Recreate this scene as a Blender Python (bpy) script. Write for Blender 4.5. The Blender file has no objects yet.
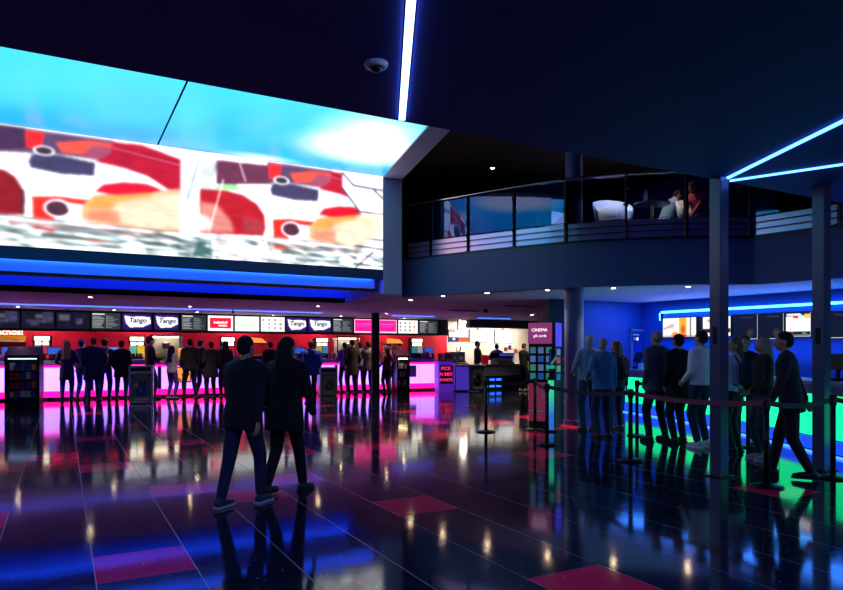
import bpy, bmesh, math, random
import numpy as np
from mathutils import Vector, Matrix
random.seed(7); np.random.seed(7)
SC = bpy.context.scene
COL = SC.collection
PI = math.pi
R = math.radians
# ---------------------------------------------------------------- camera frame (used for measuring positions)
F, CX, HV, CH = 660.0, 421.5, 350.0, 1.48
A = R(28.58); CA, SA = math.cos(A), math.sin(A)
def ray(u):
    r = (u - CX) / F
    return (r * CA + SA, -r * SA + CA)
def G(u, v):                       # floor point
    D = CH * F / (v - HV); a, b = ray(u)
    return (a * D, b * D)
def atY(u, Y):                     # X on a plane of constant Y
    a, b = ray(u); return a * Y / b
def atD(u, D):
    a, b = ray(u); return (a * D, b * D)
def onz(u, v, z):                  # point at height z
    D = (z - CH) * F / (HV - v); a, b = ray(u); return (a * D, b * D)
def zat(u, v, Y):
    a, b = ray(u); return CH + (HV - v) / F * Y / b
def rayline(u, P, Q):
    a, b = ray(u); dx, dy = Q[0]-P[0], Q[1]-P[1]
    t = (P[0]*b - P[1]*a) / (a*dy - b*dx)
    return (P[0]+t*dx, P[1]+t*dy)
# ---------------------------------------------------------------- materials
def lin(c):
    if isinstance(c, str):
        c = [int(c[i:i+2], 16)/255 for i in (0, 2, 4)]
    return tuple(x/12.92 if x <= .04045 else ((x+.055)/1.055)**2.4 for x in c)
MATS = {}
def mat(name, col, rough=.6, metal=0, emit=None, es=0, spec=.5, noise=0, coat=0, bump=0, nscale=40):
    if name in MATS: return MATS[name]
    m = bpy.data.materials.new(name); m.use_nodes = True
    nt = m.node_tree; b = nt.nodes['Principled BSDF']
    c = lin(col)
    b.inputs['Base Color'].default_value = (*c, 1)
    b.inputs['Roughness'].default_value = rough
    b.inputs['Metallic'].default_value = metal
    b.inputs['Specular IOR Level'].default_value = spec
    b.inputs['Coat Weight'].default_value = coat
    if noise or bump:
        tc = nt.nodes.new('ShaderNodeTexCoord')
        n = nt.nodes.new('ShaderNodeTexNoise'); n.inputs['Scale'].default_value = nscale; n.inputs['Detail'].default_value = 3
        nt.links.new(tc.outputs['Object'], n.inputs['Vector'])
        if noise:
            mx = nt.nodes.new('ShaderNodeMix'); mx.data_type = 'RGBA'
            mx.inputs['A'].default_value = (*[x*(1-noise) for x in c], 1); mx.inputs['B'].default_value = (*[min(1, x*(1+noise)) for x in c], 1)
            nt.links.new(n.outputs['Fac'], mx.inputs['Factor']); nt.links.new(mx.outputs['Result'], b.inputs['Base Color'])
        if bump:
            bp = nt.nodes.new('ShaderNodeBump'); bp.inputs['Strength'].default_value = bump; bp.inputs['Distance'].default_value = .004
            nt.links.new(n.outputs['Fac'], bp.inputs['Height']); nt.links.new(bp.outputs['Normal'], b.inputs['Normal'])
    if emit is not None:
        b.inputs['Emission Color'].default_value = (*lin(emit), 1); b.inputs['Emission Strength'].default_value = es
    MATS[name] = m
    return m
def screen_mat(name, s, gloss=True):
    if name in MATS: return MATS[name]
    m = bpy.data.materials.new(name); m.use_nodes = True; nt = m.node_tree; b = nt.nodes['Principled BSDF']
    at = nt.nodes.new('ShaderNodeAttribute'); at.attribute_name = 'Col'
    b.inputs['Base Color'].default_value = (.01, .01, .01, 1); b.inputs['Roughness'].default_value = .35; b.inputs['Specular IOR Level'].default_value = .15
    nt.links.new(at.outputs['Color'], b.inputs['Emission Color']); b.inputs['Emission Strength'].default_value = s
    MATS[name] = m; return m
def print_mat(name):
    if name in MATS: return MATS[name]
    m = bpy.data.materials.new(name); m.use_nodes = True; nt = m.node_tree; b = nt.nodes['Principled BSDF']
    at = nt.nodes.new('ShaderNodeAttribute'); at.attribute_name = 'Col'
    nt.links.new(at.outputs['Color'], b.inputs['Base Color']); b.inputs['Roughness'].default_value = .3
    MATS[name] = m; return m
def glass_mat(name, tint=(.85, .9, .95), refl=1.0):
    m = bpy.data.materials.new(name); m.use_nodes = True; nt = m.node_tree; nt.nodes.clear()
    o = nt.nodes.new('ShaderNodeOutputMaterial'); t = nt.nodes.new('ShaderNodeBsdfTransparent'); t.inputs[0].default_value = (*tint, 1)
    g = nt.nodes.new('ShaderNodeBsdfGlossy'); g.inputs['Roughness'].default_value = .02; g.inputs['Color'].default_value = (.34,.46,1,1)
    f = nt.nodes.new('ShaderNodeFresnel'); f.inputs['IOR'].default_value = 1.5*refl
    mx = nt.nodes.new('ShaderNodeMixShader')
    nt.links.new(f.outputs[0], mx.inputs[0]); nt.links.new(t.outputs[0], mx.inputs[1]); nt.links.new(g.outputs[0], mx.inputs[2]); nt.links.new(mx.outputs[0], o.inputs[0])
    MATS[name] = m; return m
# ---------------------------------------------------------------- object helpers
def tag(o, label=None, cat=None, group=None, kind=None):
    if label: o['label'] = label
    if cat: o['category'] = cat
    if group: o['group'] = group
    if kind: o['kind'] = kind
    return o
def empty(name, label, cat, loc, rz=0, group=None):
    o = bpy.data.objects.new(name, None); o.empty_display_size = .1; COL.objects.link(o)
    o.location = loc; o.rotation_euler = (0, 0, rz)
    return tag(o, label, cat, group)
def link(name, me, m=None, parent=None, loc=None, rz=0):
    o = bpy.data.objects.new(name, me); COL.objects.link(o)
    if m is not None and not me.materials: me.materials.append(m)
    elif m is not None:
        o.material_slots[0].link = 'OBJECT'; o.material_slots[0].material = m
    if parent is not None: o.parent = parent
    if loc is not None: o.location = loc
    o.rotation_euler = (0, 0, rz)
    return o
def build(name, bm, m, parent=None, loc=None, rz=0, smooth=False):
    bmesh.ops.recalc_face_normals(bm, faces=bm.faces)
    me = bpy.data.meshes.new(name); bm.to_mesh(me); bm.free()
    if smooth:
        for p in me.polygons: p.use_smooth = True
    return link(name, me, m, parent, loc, rz)
def smooth_by_angle(o, ang=40):
    me = o.data
    for p in me.polygons: p.use_smooth = True
    try: me.set_sharp_from_angle(angle=R(ang))
    except Exception: pass
def box(bm, x0, x1, y0, y1, z0, z1, bev=0, M=None):
    vs = [bm.verts.new(v) for v in [(x0,y0,z0),(x1,y0,z0),(x1,y1,z0),(x0,y1,z0),(x0,y0,z1),(x1,y0,z1),(x1,y1,z1),(x0,y1,z1)]]
    fs = [bm.faces.new([vs[i] for i in f]) for f in [(3,2,1,0),(4,5,6,7),(0,1,5,4),(1,2,6,5),(2,3,7,6),(3,0,4,7)]]
    if bev:
        es = list({e for f in fs for e in f.edges})
        r = bmesh.ops.bevel(bm, geom=es, offset=bev, segments=2, affect='EDGES')
        vs = list({v for f in r['faces'] for v in f.verts} | {v for v in vs if v.is_valid})
    if M is not None:
        for v in vs:
            if v.is_valid: v.co = M @ v.co
    return bm
def B(*a, bev=0, M=None): return box(bmesh.new(), *a, bev=bev, M=M)
def prism(bm, pts, z0, z1):
    n = len(pts); lo = [bm.verts.new((p[0], p[1], z0)) for p in pts]; hi = [bm.verts.new((p[0], p[1], z1)) for p in pts]
    bm.faces.new(lo[::-1]); bm.faces.new(hi)
    for i in range(n): bm.faces.new([lo[i], lo[(i+1) % n], hi[(i+1) % n], hi[i]])
    return bm
def lathe(bm, prof, seg=24, c=(0, 0), closed=False):
    rings = []
    for r, z in prof:
        rings.append([bm.verts.new((c[0]+r*math.cos(2*PI*i/seg), c[1]+r*math.sin(2*PI*i/seg), z)) for i in range(seg)])
    for a, b in zip(rings, rings[1:]):
        for i in range(seg): bm.faces.new([a[i], a[(i+1) % seg], b[(i+1) % seg], b[i]])
    if closed:
        a, b = rings[-1], rings[0]
        for i in range(seg): bm.faces.new([a[i], a[(i+1) % seg], b[(i+1) % seg], b[i]])
        return bm
    bm.faces.new(rings[0][::-1]); bm.faces.new(rings[-1]); return bm
def tube(bm, pts, r, seg=10):
    pts = [Vector(p) for p in pts]; rs = r if isinstance(r, (list, tuple)) else [r]*len(pts)
    rings = []; up = None
    for i, p in enumerate(pts):
        d = (pts[min(i+1, len(pts)-1)] - pts[max(i-1, 0)]).normalized()
        if up is None: up = Vector((0, 0, 1)) if abs(d.z) < .9 else Vector((1, 0, 0))
        a = d.cross(up).normalized(); b = a.cross(d).normalized(); up = b
        rings.append([bm.verts.new(p + (a*math.cos(2*PI*k/seg) + b*math.sin(2*PI*k/seg))*rs[i]) for k in range(seg)])
    for a, b in zip(rings, rings[1:]):
        for k in range(seg): bm.faces.new([a[k], a[(k+1) % seg], b[(k+1) % seg], b[k]])
    bm.faces.new(rings[0][::-1]); bm.faces.new(rings[-1]); return bm
def wallstrip(bm, pts, z0, z1, th):
    """thick ribbon following plan points, thickened to the left of travel"""
    pts = [Vector((p[0], p[1])) for p in pts]; off = []
    for i, p in enumerate(pts):
        d = (pts[min(i+1, len(pts)-1)] - pts[max(i-1, 0)]).normalized(); off.append(p + Vector((-d.y, d.x))*th)
    L = []
    for p, q in zip(pts, off):
        L.append([bm.verts.new((p.x,p.y,z0)), bm.verts.new((q.x,q.y,z0)), bm.verts.new((q.x,q.y,z1)), bm.verts.new((p.x,p.y,z1))])
    for a, b in zip(L, L[1:]):
        for k in range(4): bm.faces.new([a[k], a[(k+1) % 4], b[(k+1) % 4], b[k]])
    bm.faces.new(L[0]); bm.faces.new(L[-1][::-1]); return bm
def text(body, size, m, parent, loc, rot=(PI/2, 0, 0), ext=.004, name='lettering', shear=0, bold=0):
    c = bpy.data.curves.new(name, 'FONT'); c.body = body; c.size = size; c.extrude = ext; c.align_x = 'CENTER'; c.align_y = 'CENTER'
    c.shear = shear; c.offset = bold; c.resolution_u = 3
    c.materials.append(m); t = bpy.data.objects.new(name, c); COL.objects.link(t)
    me = bpy.data.meshes.new_from_object(t.evaluated_get(bpy.context.evaluated_depsgraph_get())); bpy.data.objects.remove(t)
    o = link(name, me, None, parent, loc); o.rotation_euler = rot
    return o
# ---------------------------------------------------------------- painted displays
class Img:
    def __init__(s, w, h, nx, ny, bg):     # metres; origin top-left; x right, y down
        s.w, s.h, s.nx, s.ny = w, h, nx, ny
        s.a = np.ones((ny, nx, 3))*np.array(bg)
        s.X, s.Y = np.meshgrid(np.linspace(0, w, nx), np.linspace(0, h, ny))
    def comp(s, mask, c): s.a = s.a*(1-mask[..., None]) + np.array(c)*mask[..., None]
    def poly(s, pts, c, blur=0, al=1):
        X, Y = s.X, s.Y; ins = np.zeros_like(X, bool); n = len(pts)
        for i in range(n):
            x0, y0 = pts[i]; x1, y1 = pts[(i+1) % n]
            if y0 == y1: continue
            ins ^= ((y0 > Y) != (y1 > Y)) & (X < (x1-x0)*(Y-y0)/(y1-y0) + x0)
        s.comp(s.bl(ins.astype(float), blur)*al, c)
    def rect(s, x0, y0, x1, y1, c, blur=0, al=1): s.poly([(x0,y0),(x1,y0),(x1,y1),(x0,y1)], c, blur, al)
    def ell(s, cx, cy, rx, ry, c, soft=.1, al=1):
        d = np.sqrt(((s.X-cx)/rx)**2+((s.Y-cy)/ry)**2); s.comp(np.clip((1-d)/soft, 0, 1)*al, c)
    def line(s, p, q, wd, c, al=1):
        px, py = p; dx, dy = q[0]-px, q[1]-py; L = dx*dx+dy*dy
        t = np.clip(((s.X-px)*dx+(s.Y-py)*dy)/L, 0, 1); d = np.hypot(s.X-px-t*dx, s.Y-py-t*dy); s.comp(np.clip(1.5-d/wd, 0, 1)*al, c)
    def bl(s, m, n):
        for _ in range(int(n*(1 if s.nx < 800 else 4))):
            m = (np.roll(m, 1, 0)+np.roll(m, -1, 0)+np.roll(m, 1, 1)+np.roll(m, -1, 1)+2*m)/6
        return m
    def blurall(s, n):
        for k in range(3):
            p = np.pad(s.a[..., k], n, mode='edge'); s.a[..., k] = s.bl(p, n)[n:-n, n:-n]
def display(name, im, m, parent, loc=(0, 0, 0), flat=False, rz=0):
    """mesh grid holding the picture; upright (facing -Y) with its bottom-left at loc, or flat (facing down)"""
    nx, ny = im.nx, im.ny; x = im.X.ravel(); y = im.Y.ravel()
    if flat: co = np.stack([x, im.h - y, np.zeros_like(x)], 1)
    else: co = np.stack([x, np.zeros_like(x), im.h - y], 1)
    i = np.arange(ny-1)[:, None]*nx + np.arange(nx-1)[None]; i = i.ravel()
    f = np.stack([i, i+nx, i+nx+1, i+1], 1)
    me = bpy.data.meshes.new(name); me.from_pydata(co.tolist(), [], f.tolist())
    at = me.color_attributes.new('Col', 'FLOAT_COLOR', 'POINT')
    c = np.clip(im.a, 0, 1); c = np.where(c <= .04045, c/12.92, ((c+.055)/1.055)**2.4)
    at.data.foreach_set('color', np.concatenate([c.reshape(-1, 3), np.ones((nx*ny, 1))], 1).ravel())
    me.materials.append(m); return link(name, me, None, parent, loc, rz)
# ---------------------------------------------------------------- palette
M_black = mat('black_paint', '08090d', .55)
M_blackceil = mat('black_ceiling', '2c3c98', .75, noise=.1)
M_navy = mat('navy_fascia', '4a649c', .55, noise=.05)
M_wing = mat('grey_blue_wall', 'a8ace0', .6, noise=.04)
M_plaster = mat('plaster_ceiling', 'f0e0ec', .8, noise=.03)
M_red = mat('red_wall', 'd80634', .5, noise=.06, nscale=3)
M_white = mat('white_wall', 'cfc3b4', .7, noise=.05)
M_blue = mat('blue_wall', '2450a8', .5, noise=.05)
M_dark = mat('dark_wall', '15161c', .7, noise=.1)
M_brown = mat('dark_brown_ceiling', '2a1c18', .8, noise=.1)
M_steel = mat('brushed_steel', 'b8b8c0', .25, 1)
M_chrome = mat('chrome', 'd8d8dc', .12, 1)
M_darkmetal = mat('dark_metal', '20242c', .35, .8)
M_pillar = mat('painted_steel_column', '545c74', .3, .35)
M_glass = glass_mat('balustrade_glass', (.62, .66, .72), 1.6)
M_clear = glass_mat('clear_glass', (.92, .95, .95), 1)
M_pink = mat('magenta_light', 'ff1080', .4, emit='ff0870', es=3.2)
M_cpanel = mat('glowing_counter_panel', 'e8e0ff', .4, emit='9468ff', es=2.9)
M_top = mat('purple_worktop', '8a84c0', .25)
M_bluestrip = mat('blue_tube', '2080ff', .4, emit='1c58ff', es=20)
M_cyanstrip = mat('cyan_tube', '60c0ff', .4, emit='3aa8ff', es=7)
M_paletube = mat('pale_blue_tube', 'a0c8ff', .4, emit='4a86ff', es=5)
M_greenpanel = mat('green_glowing_panel', '20d890', .4, emit='10e08a', es=1.5)
M_lamp = mat('warm_downlight', 'fff0d0', .4, emit='ffdcae', es=60)
M_trim = mat('white_trim', 'd0ccc8', .5)
M_white_pl = mat('white_plastic', 'd8d8e0', .35)
M_belt = mat('queue_belt', '2a2c38', .8)
M_beltred = mat('red_queue_belt', '90405c', .8)
M_scr = screen_mat('display_screen', 1.15); M_big = screen_mat('video_wall', 1.55); M_print = print_mat('printed_panel')
M_gold = mat('yellow_paint', 'f0b020', .4)
# ---------------------------------------------------------------- camera, world
cam_d = bpy.data.cameras.new('camera'); cam = bpy.data.objects.new('camera', cam_d); COL.objects.link(cam)
cam.location = (0, 0, CH); cam.rotation_euler = (PI/2, 0, -A); cam_d.sensor_width = 36; cam_d.lens = 36*F/843; cam_d.shift_y = (HV-295)/843
cam_d.clip_start = .05; SC.camera = cam
w = bpy.data.worlds.new('world'); SC.world = w; w.use_nodes = True
w.node_tree.nodes['Background'].inputs[0].default_value = (.01, .015, .05, 1); w.node_tree.nodes['Background'].inputs[1].default_value = .3
SC.view_settings.view_transform = 'Standard'; SC.view_settings.look = 'None'; SC.view_settings.exposure = 0.3; SC.view_settings.gamma = 1
SC.view_settings.use_curve_mapping = False
try:
    SC.cycles.use_denoising = True; SC.cycles.max_bounces = 8; SC.cycles.sample_clamp_indirect = 4; SC.cycles.caustics_reflective = False
except Exception: pass
# ---------------------------------------------------------------- floor
T = .613; FX0, FY0 = .19, 3.42
def floor_mat(name, col, col2, line):
    m = bpy.data.materials.new(name); m.use_nodes = True; nt = m.node_tree; b = nt.nodes['Principled BSDF']; N = nt.nodes.new; Lk = nt.links.new
    tc = N('ShaderNodeTexCoord'); sp = N('ShaderNodeSeparateXYZ'); Lk(tc.outputs['Object'], sp.inputs[0])
    def math_(op, a, b_=None, c=None):
        n = N('ShaderNodeMath'); n.operation = op
        for i, q in enumerate((a, b_, c)):
            if q is None: continue
            if isinstance(q, (int, float)): n.inputs[i].default_value = q
            else: Lk(q, n.inputs[i])
        return n.outputs[0]
    def dist(axis, o):
        q = math_('MODULO', math_('ADD', math_('SUBTRACT', axis, o), 100*T), T)
        return math_('MINIMUM', q, math_('SUBTRACT', T, q))
    lx = math_('LESS_THAN', dist(sp.outputs[0], FX0), .0035); ly = math_('LESS_THAN', dist(sp.outputs[1], FY0), .0018)
    ln = math_('MAXIMUM', lx, math_('MULTIPLY', ly, .3))
    vo = N('ShaderNodeTexVoronoi'); vo.inputs['Scale'].default_value = 26; Lk(tc.outputs['Object'], vo.inputs['Vector'])
    no = N('ShaderNodeTexNoise'); no.inputs['Scale'].default_value = 9; no.inputs['Detail'].default_value = 2; Lk(tc.outputs['Object'], no.inputs['Vector'])
    sc_ = N('ShaderNodeSeparateColor'); Lk(vo.outputs['Color'], sc_.inputs[0])
    fl = math_('MULTIPLY', math_('LESS_THAN', vo.outputs['Distance'], math_('MULTIPLY', sc_.outputs[1], .13)), math_('GREATER_THAN', sc_.outputs[0], .72))
    mx = N('ShaderNodeMix'); mx.data_type = 'RGBA'; mx.inputs['A'].default_value = (*lin(col), 1); mx.inputs['B'].default_value = (*lin(col2), 1)
    n2 = N('ShaderNodeTexNoise'); n2.inputs['Scale'].default_value = 120; Lk(tc.outputs['Object'], n2.inputs['Vector']); Lk(n2.outputs['Fac'], mx.inputs['Factor'])
    m2 = N('ShaderNodeMix'); m2.data_type = 'RGBA'; Lk(math_('MULTIPLY', fl, 1.0), m2.inputs['Factor']); Lk(mx.outputs['Result'], m2.inputs['A']); m2.inputs['B'].default_value = (.85, .9, 1, 1)
    m3 = N('ShaderNodeMix'); m3.data_type = 'RGBA'; Lk(ln, m3.inputs['Factor']); Lk(m2.outputs['Result'], m3.inputs['A']); m3.inputs['B'].default_value = (*lin(line), 1)
    Lk(m3.outputs['Result'], b.inputs['Base Color'])
    b.inputs['IOR'].default_value = 1.6
    Lk(math_('ADD', math_('MULTIPLY', ln, .3), math_('ADD', .055, math_('MULTIPLY', no.outputs['Fac'], .05))), b.inputs['Roughness'])
    n3 = N('ShaderNodeTexNoise'); n3.inputs['Scale'].default_value = 1.6; Lk(tc.outputs['Object'], n3.inputs['Vector'])
    bp = N('ShaderNodeBump'); bp.inputs['Strength'].default_value = .12; bp.inputs['Distance'].default_value = .01; Lk(n3.outputs['Fac'], bp.inputs['Height']); Lk(bp.outputs['Normal'], b.inputs['Normal'])
    return m
FM = floor_mat('black_granite_tiles', '0e1226', '181e36', '5a6478'); FR = floor_mat('red_floor_tiles', 'e81448', 'f02458', 'c06080')
red = {(0,2),(4,3),(4,-1),(10,1),(2,5),(3,6),(1,6),(0,9),(6,9),(4,9),(9,6),(13,10),(12,12),(2,12),(7,13),(10,13),(0,14),(5,15),(1,17),(8,17),(14,13),(11,17),(4,19),(-2,5),(-1,11),(3,22),(9,21),(13,20),(7,23),(0,22),(17,14),(15,18),(6,26),(12,25),(11,9),(9,10),(13,3),(14,6),(16,1),(6,-3),(-3,-1),(1,-5)}
bm = bmesh.new(); fcs = []
vx = {}
for i in range(-16, 38):
    for j in range(-14, 38):
        vx[i, j] = bm.verts.new((FX0+i*T, FY0+j*T, 0))
for i in range(-16, 37):
    for j in range(-14, 37):
        f = bm.faces.new([vx[i, j], vx[i+1, j], vx[i+1, j+1], vx[i, j+1]]); f.material_index = 1 if (i, j) in red else 0
me = bpy.data.meshes.new('floor'); bm.to_mesh(me); bm.free(); me.materials.append(FM); me.materials.append(FR)
tag(link('floor', me), kind='structure')
def struct(name, bm, m, **k):
    o = build(name, bm, m, **k); o['kind'] = 'structure'; return o
XL, XR, YN, YF, ZT = -7, 20.5, -4.5, 24.2, 5.6
ZL = 2.7                                   # low ceiling
YS = 12.95; SXR = 6.1; SXL = -4.2; SZ0, SZ1 = 3.22, 5.24
# room shell
struct('wall_left', B(XL-.2, XL, YN, YF, 0, ZT), M_dark)
struct('wall_rear', B(XL, XR, YN-.2, YN, 0, ZT), M_dark)
struct('wall_right', B(XR, XR+.2, YN, YF, 0, ZT), M_dark)
XW = atY(447, YF)
struct('wall_concession', B(XL, XW, YF, YF+.2, 0, ZL), M_red)
struct('wall_cafe', B(XW, XR, YF, YF+.2, 0, ZL), M_white)
# near low black ceiling with its fascia
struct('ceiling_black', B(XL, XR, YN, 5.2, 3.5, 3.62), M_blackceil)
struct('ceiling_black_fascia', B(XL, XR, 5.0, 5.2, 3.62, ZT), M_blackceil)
struct('ceiling_upper', B(XL, XR, 5.2, YF, ZT, ZT+.1), M_brown)
# balcony curve
bal = [(6.92,13.65),(7.75,11.76),(8.62,10.0),(9.54,8.92),(10.5,8.17),(11.23,7.77)]
def catmull(P, n=6):
    out = []
    for i in range(len(P)-1):
        p0, p1, p2, p3 = P[max(i-1,0)], P[i], P[i+1], P[min(i+2,len(P)-1)]
        for k in range(n):
            t = k/n
            out.append(tuple(.5*((2*p1[d])+(-p0[d]+p2[d])*t+(2*p0[d]-5*p1[d]+4*p2[d]-p3[d])*t*t+(-p0[d]+3*p1[d]-3*p2[d]+p3[d])*t**3) for d in (0,1)))
    return out+[P[-1]]
CUR = catmull(bal); RUN = [(11.23,7.77),(11.46,6.4),(11.75,4.9),(12.0,3.6)]
FULL = CUR + RUN[1:]
ceil_poly = [(XL,16.0),(6.6,16.0)] + [(p[0]+.02,p[1]+.02) for p in FULL] + [(XR,3.6),(XR,YF),(XL,YF)]
struct('ceiling_low', prism(bmesh.new(), ceil_poly, ZL, ZL+.12), M_plaster)
struct('trim_1', wallstrip(bmesh.new(), FULL, ZL, 3.55, .15), M_navy)                 # balcony fascia
struct('trim_2', wallstrip(bmesh.new(), FULL, 3.55, 3.60, .22), mat('dark_blue_cap', '1c2a48', .4))
struct('floor_balcony', prism(bmesh.new(), [(p[0]+.15,p[1]+.12) for p in FULL]+[(XR,3.6),(XR,20),(6.8,20),(6.8,14.0)], 3.55, 3.62), M_dark)
struct('wall_balcony_rear', B(6.9, XR, 17.6, 17.8, 3.6, ZT), mat('brown_black_wall', '1c1718', .8, noise=.2))
# LED wall support and wing
struct('wall_video', B(XL, SXR, YS+.12, YS+.3, 3.02, ZT), M_navy)
struct('trim_3', B(XL, SXR, YS-.02, YS+.01, 3.0, SZ0-.02), mat('blue_grey_band', '2a3c6c', .5))
struct('trim_4', B(XL, SXR+.1, YS+.3, 15.98, 3.11, 3.2), M_black)
struct('wall_wing', prism(bmesh.new(), [(SXR,YS-.02),(SXR+.45,YS-.02),(6.95,13.7),(6.72,16.0),(6.45,16.0),(SXR,13.3)], ZL, ZT), M_wing)
ge = onz(424,130,SZ1); 
struct('trim_5', prism(bmesh.new(), [(ge[0]-.2,9.0),(ge[0]+.22,9.0),(SXR+.45,YS),(SXR,YS)], SZ1-.03, ZT), M_wing)
# blue lit coves under the video wall
struct('trim_6', B(XL, 5.95, YS+.10, YS+.14, 2.80, 3.1), mat('blue_cove_back', 'c0d0ff', .5))
struct('trim_7', B(XL, 5.95, YS-.06, YS+.14, 2.74, 2.79), M_black)
struct('trim_8', B(XL, 6.45, 16.0, 16.06, ZL, 3.11), mat('blue_cove_back2', '8098f0', .5))
def strip(name, p, q, wd, m, label, grp=None, th=.02, cat='light strip'):
    p, q = Vector(p), Vector(q); L = (q-p).length
    bm = bmesh.new(); rot = (q-p).to_track_quat('X', 'Z').to_matrix().to_4x4()
    rt = empty(name, label, cat, p, 0, grp)
    build('tube', B(0, L, -wd/2, wd/2, -th, 0, M=rot), m, rt)
    build('channel', B(-.01, L+.01, -wd/2-.012, wd/2+.012, 0, .008, M=rot), M_darkmetal, rt)
    return rt
strip('cove_light', (XL+.1, YS+.055, 3.06), (5.9, YS+.055, 3.06), .05, M_bluestrip, 'blue light strip under the lower edge of the big video wall')
strip('cove_light', (XL+.1, 15.75, 3.11), (6.4, 15.75, 3.11), .05, mat('blue_tube_dim', '2080ff', .4, emit='103cf0', es=13), 'blue light strip washing the recessed band below the video wall')
# ceiling strips
def z35(u, v): x, y = onz(u, v, 3.5); return (x, y, 3.5)
a_, b_ = z35(402,118), z35(411,0); d = Vector(b_)-Vector(a_)
strip('ceiling_light_strip', a_, Vector(b_)+d*.6, .055, mat('white_blue_tube', 'c0dcff', .4, emit='86a8ff', es=5.5), 'pale blue light strip running up the black ceiling above the video wall')
a_, b_ = z35(723,179.5), z35(843,120); d = Vector(b_)-Vector(a_)
strip('ceiling_light_strip', a_, Vector(b_)+d*.8, .036, M_paletube, 'upper branch of the V of blue light strips by the steel column')
a_, b_ = z35(730,180), z35(843,163.5); d = Vector(b_)-Vector(a_)
strip('ceiling_light_strip', a_, Vector(b_)+d*.8, .026, M_paletube, 'lower branch of the V of blue light strips by the steel column')
strip('ceiling_light_strip', (XL+.2, 20.45, ZL), (atY(322,20.45), 20.45, ZL), .06, mat('lavender_tube', '90a0ff', .4, emit='2c54ff', es=4.5), 'long blue light strip in the low ceiling over the snack queue')
strip('ceiling_light_strip', (atY(392,20.9), 20.9, ZL), (atY(434,20.9), 20.9, ZL), .06, MATS['lavender_tube'], 'short blue light strip in the low ceiling right of the slim round column')
strip('ceiling_light_strip', (atY(478,20.9), 20.9, ZL), (atY(510,20.9), 20.9, ZL), .06, MATS['lavender_tube'], 'short blue light strip in the low ceiling before the cafe counter')
for k, (p, q) in enumerate([((-5.5,-3.6),(-1.5,3.4)),((-2.5,-3.8),(1.2,2.6)),((1.0,-3.8),(3.4,1.0)),((4.5,-3.8),(8.5,1.2)),((8.5,-3.8),(12.5,.8)),((-6.3,-1),(-5.2,4.6))]):  # added out-of-view strips that lift the ambient light in the lobby
    strip('ceiling_light_strip', (*p, 3.5), (*q, 3.5), .06, mat('fill_strip_tube', '80a8ff', .4, emit='98a0ff', es=34), ['long blue strip on the black ceiling behind the viewer','blue strip on the black ceiling over the lobby entrance','short blue strip overhead behind the viewer','slanted blue strip over the right side of the lobby','far right blue strip on the black ceiling','far left blue strip on the black ceiling'][k])
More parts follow.
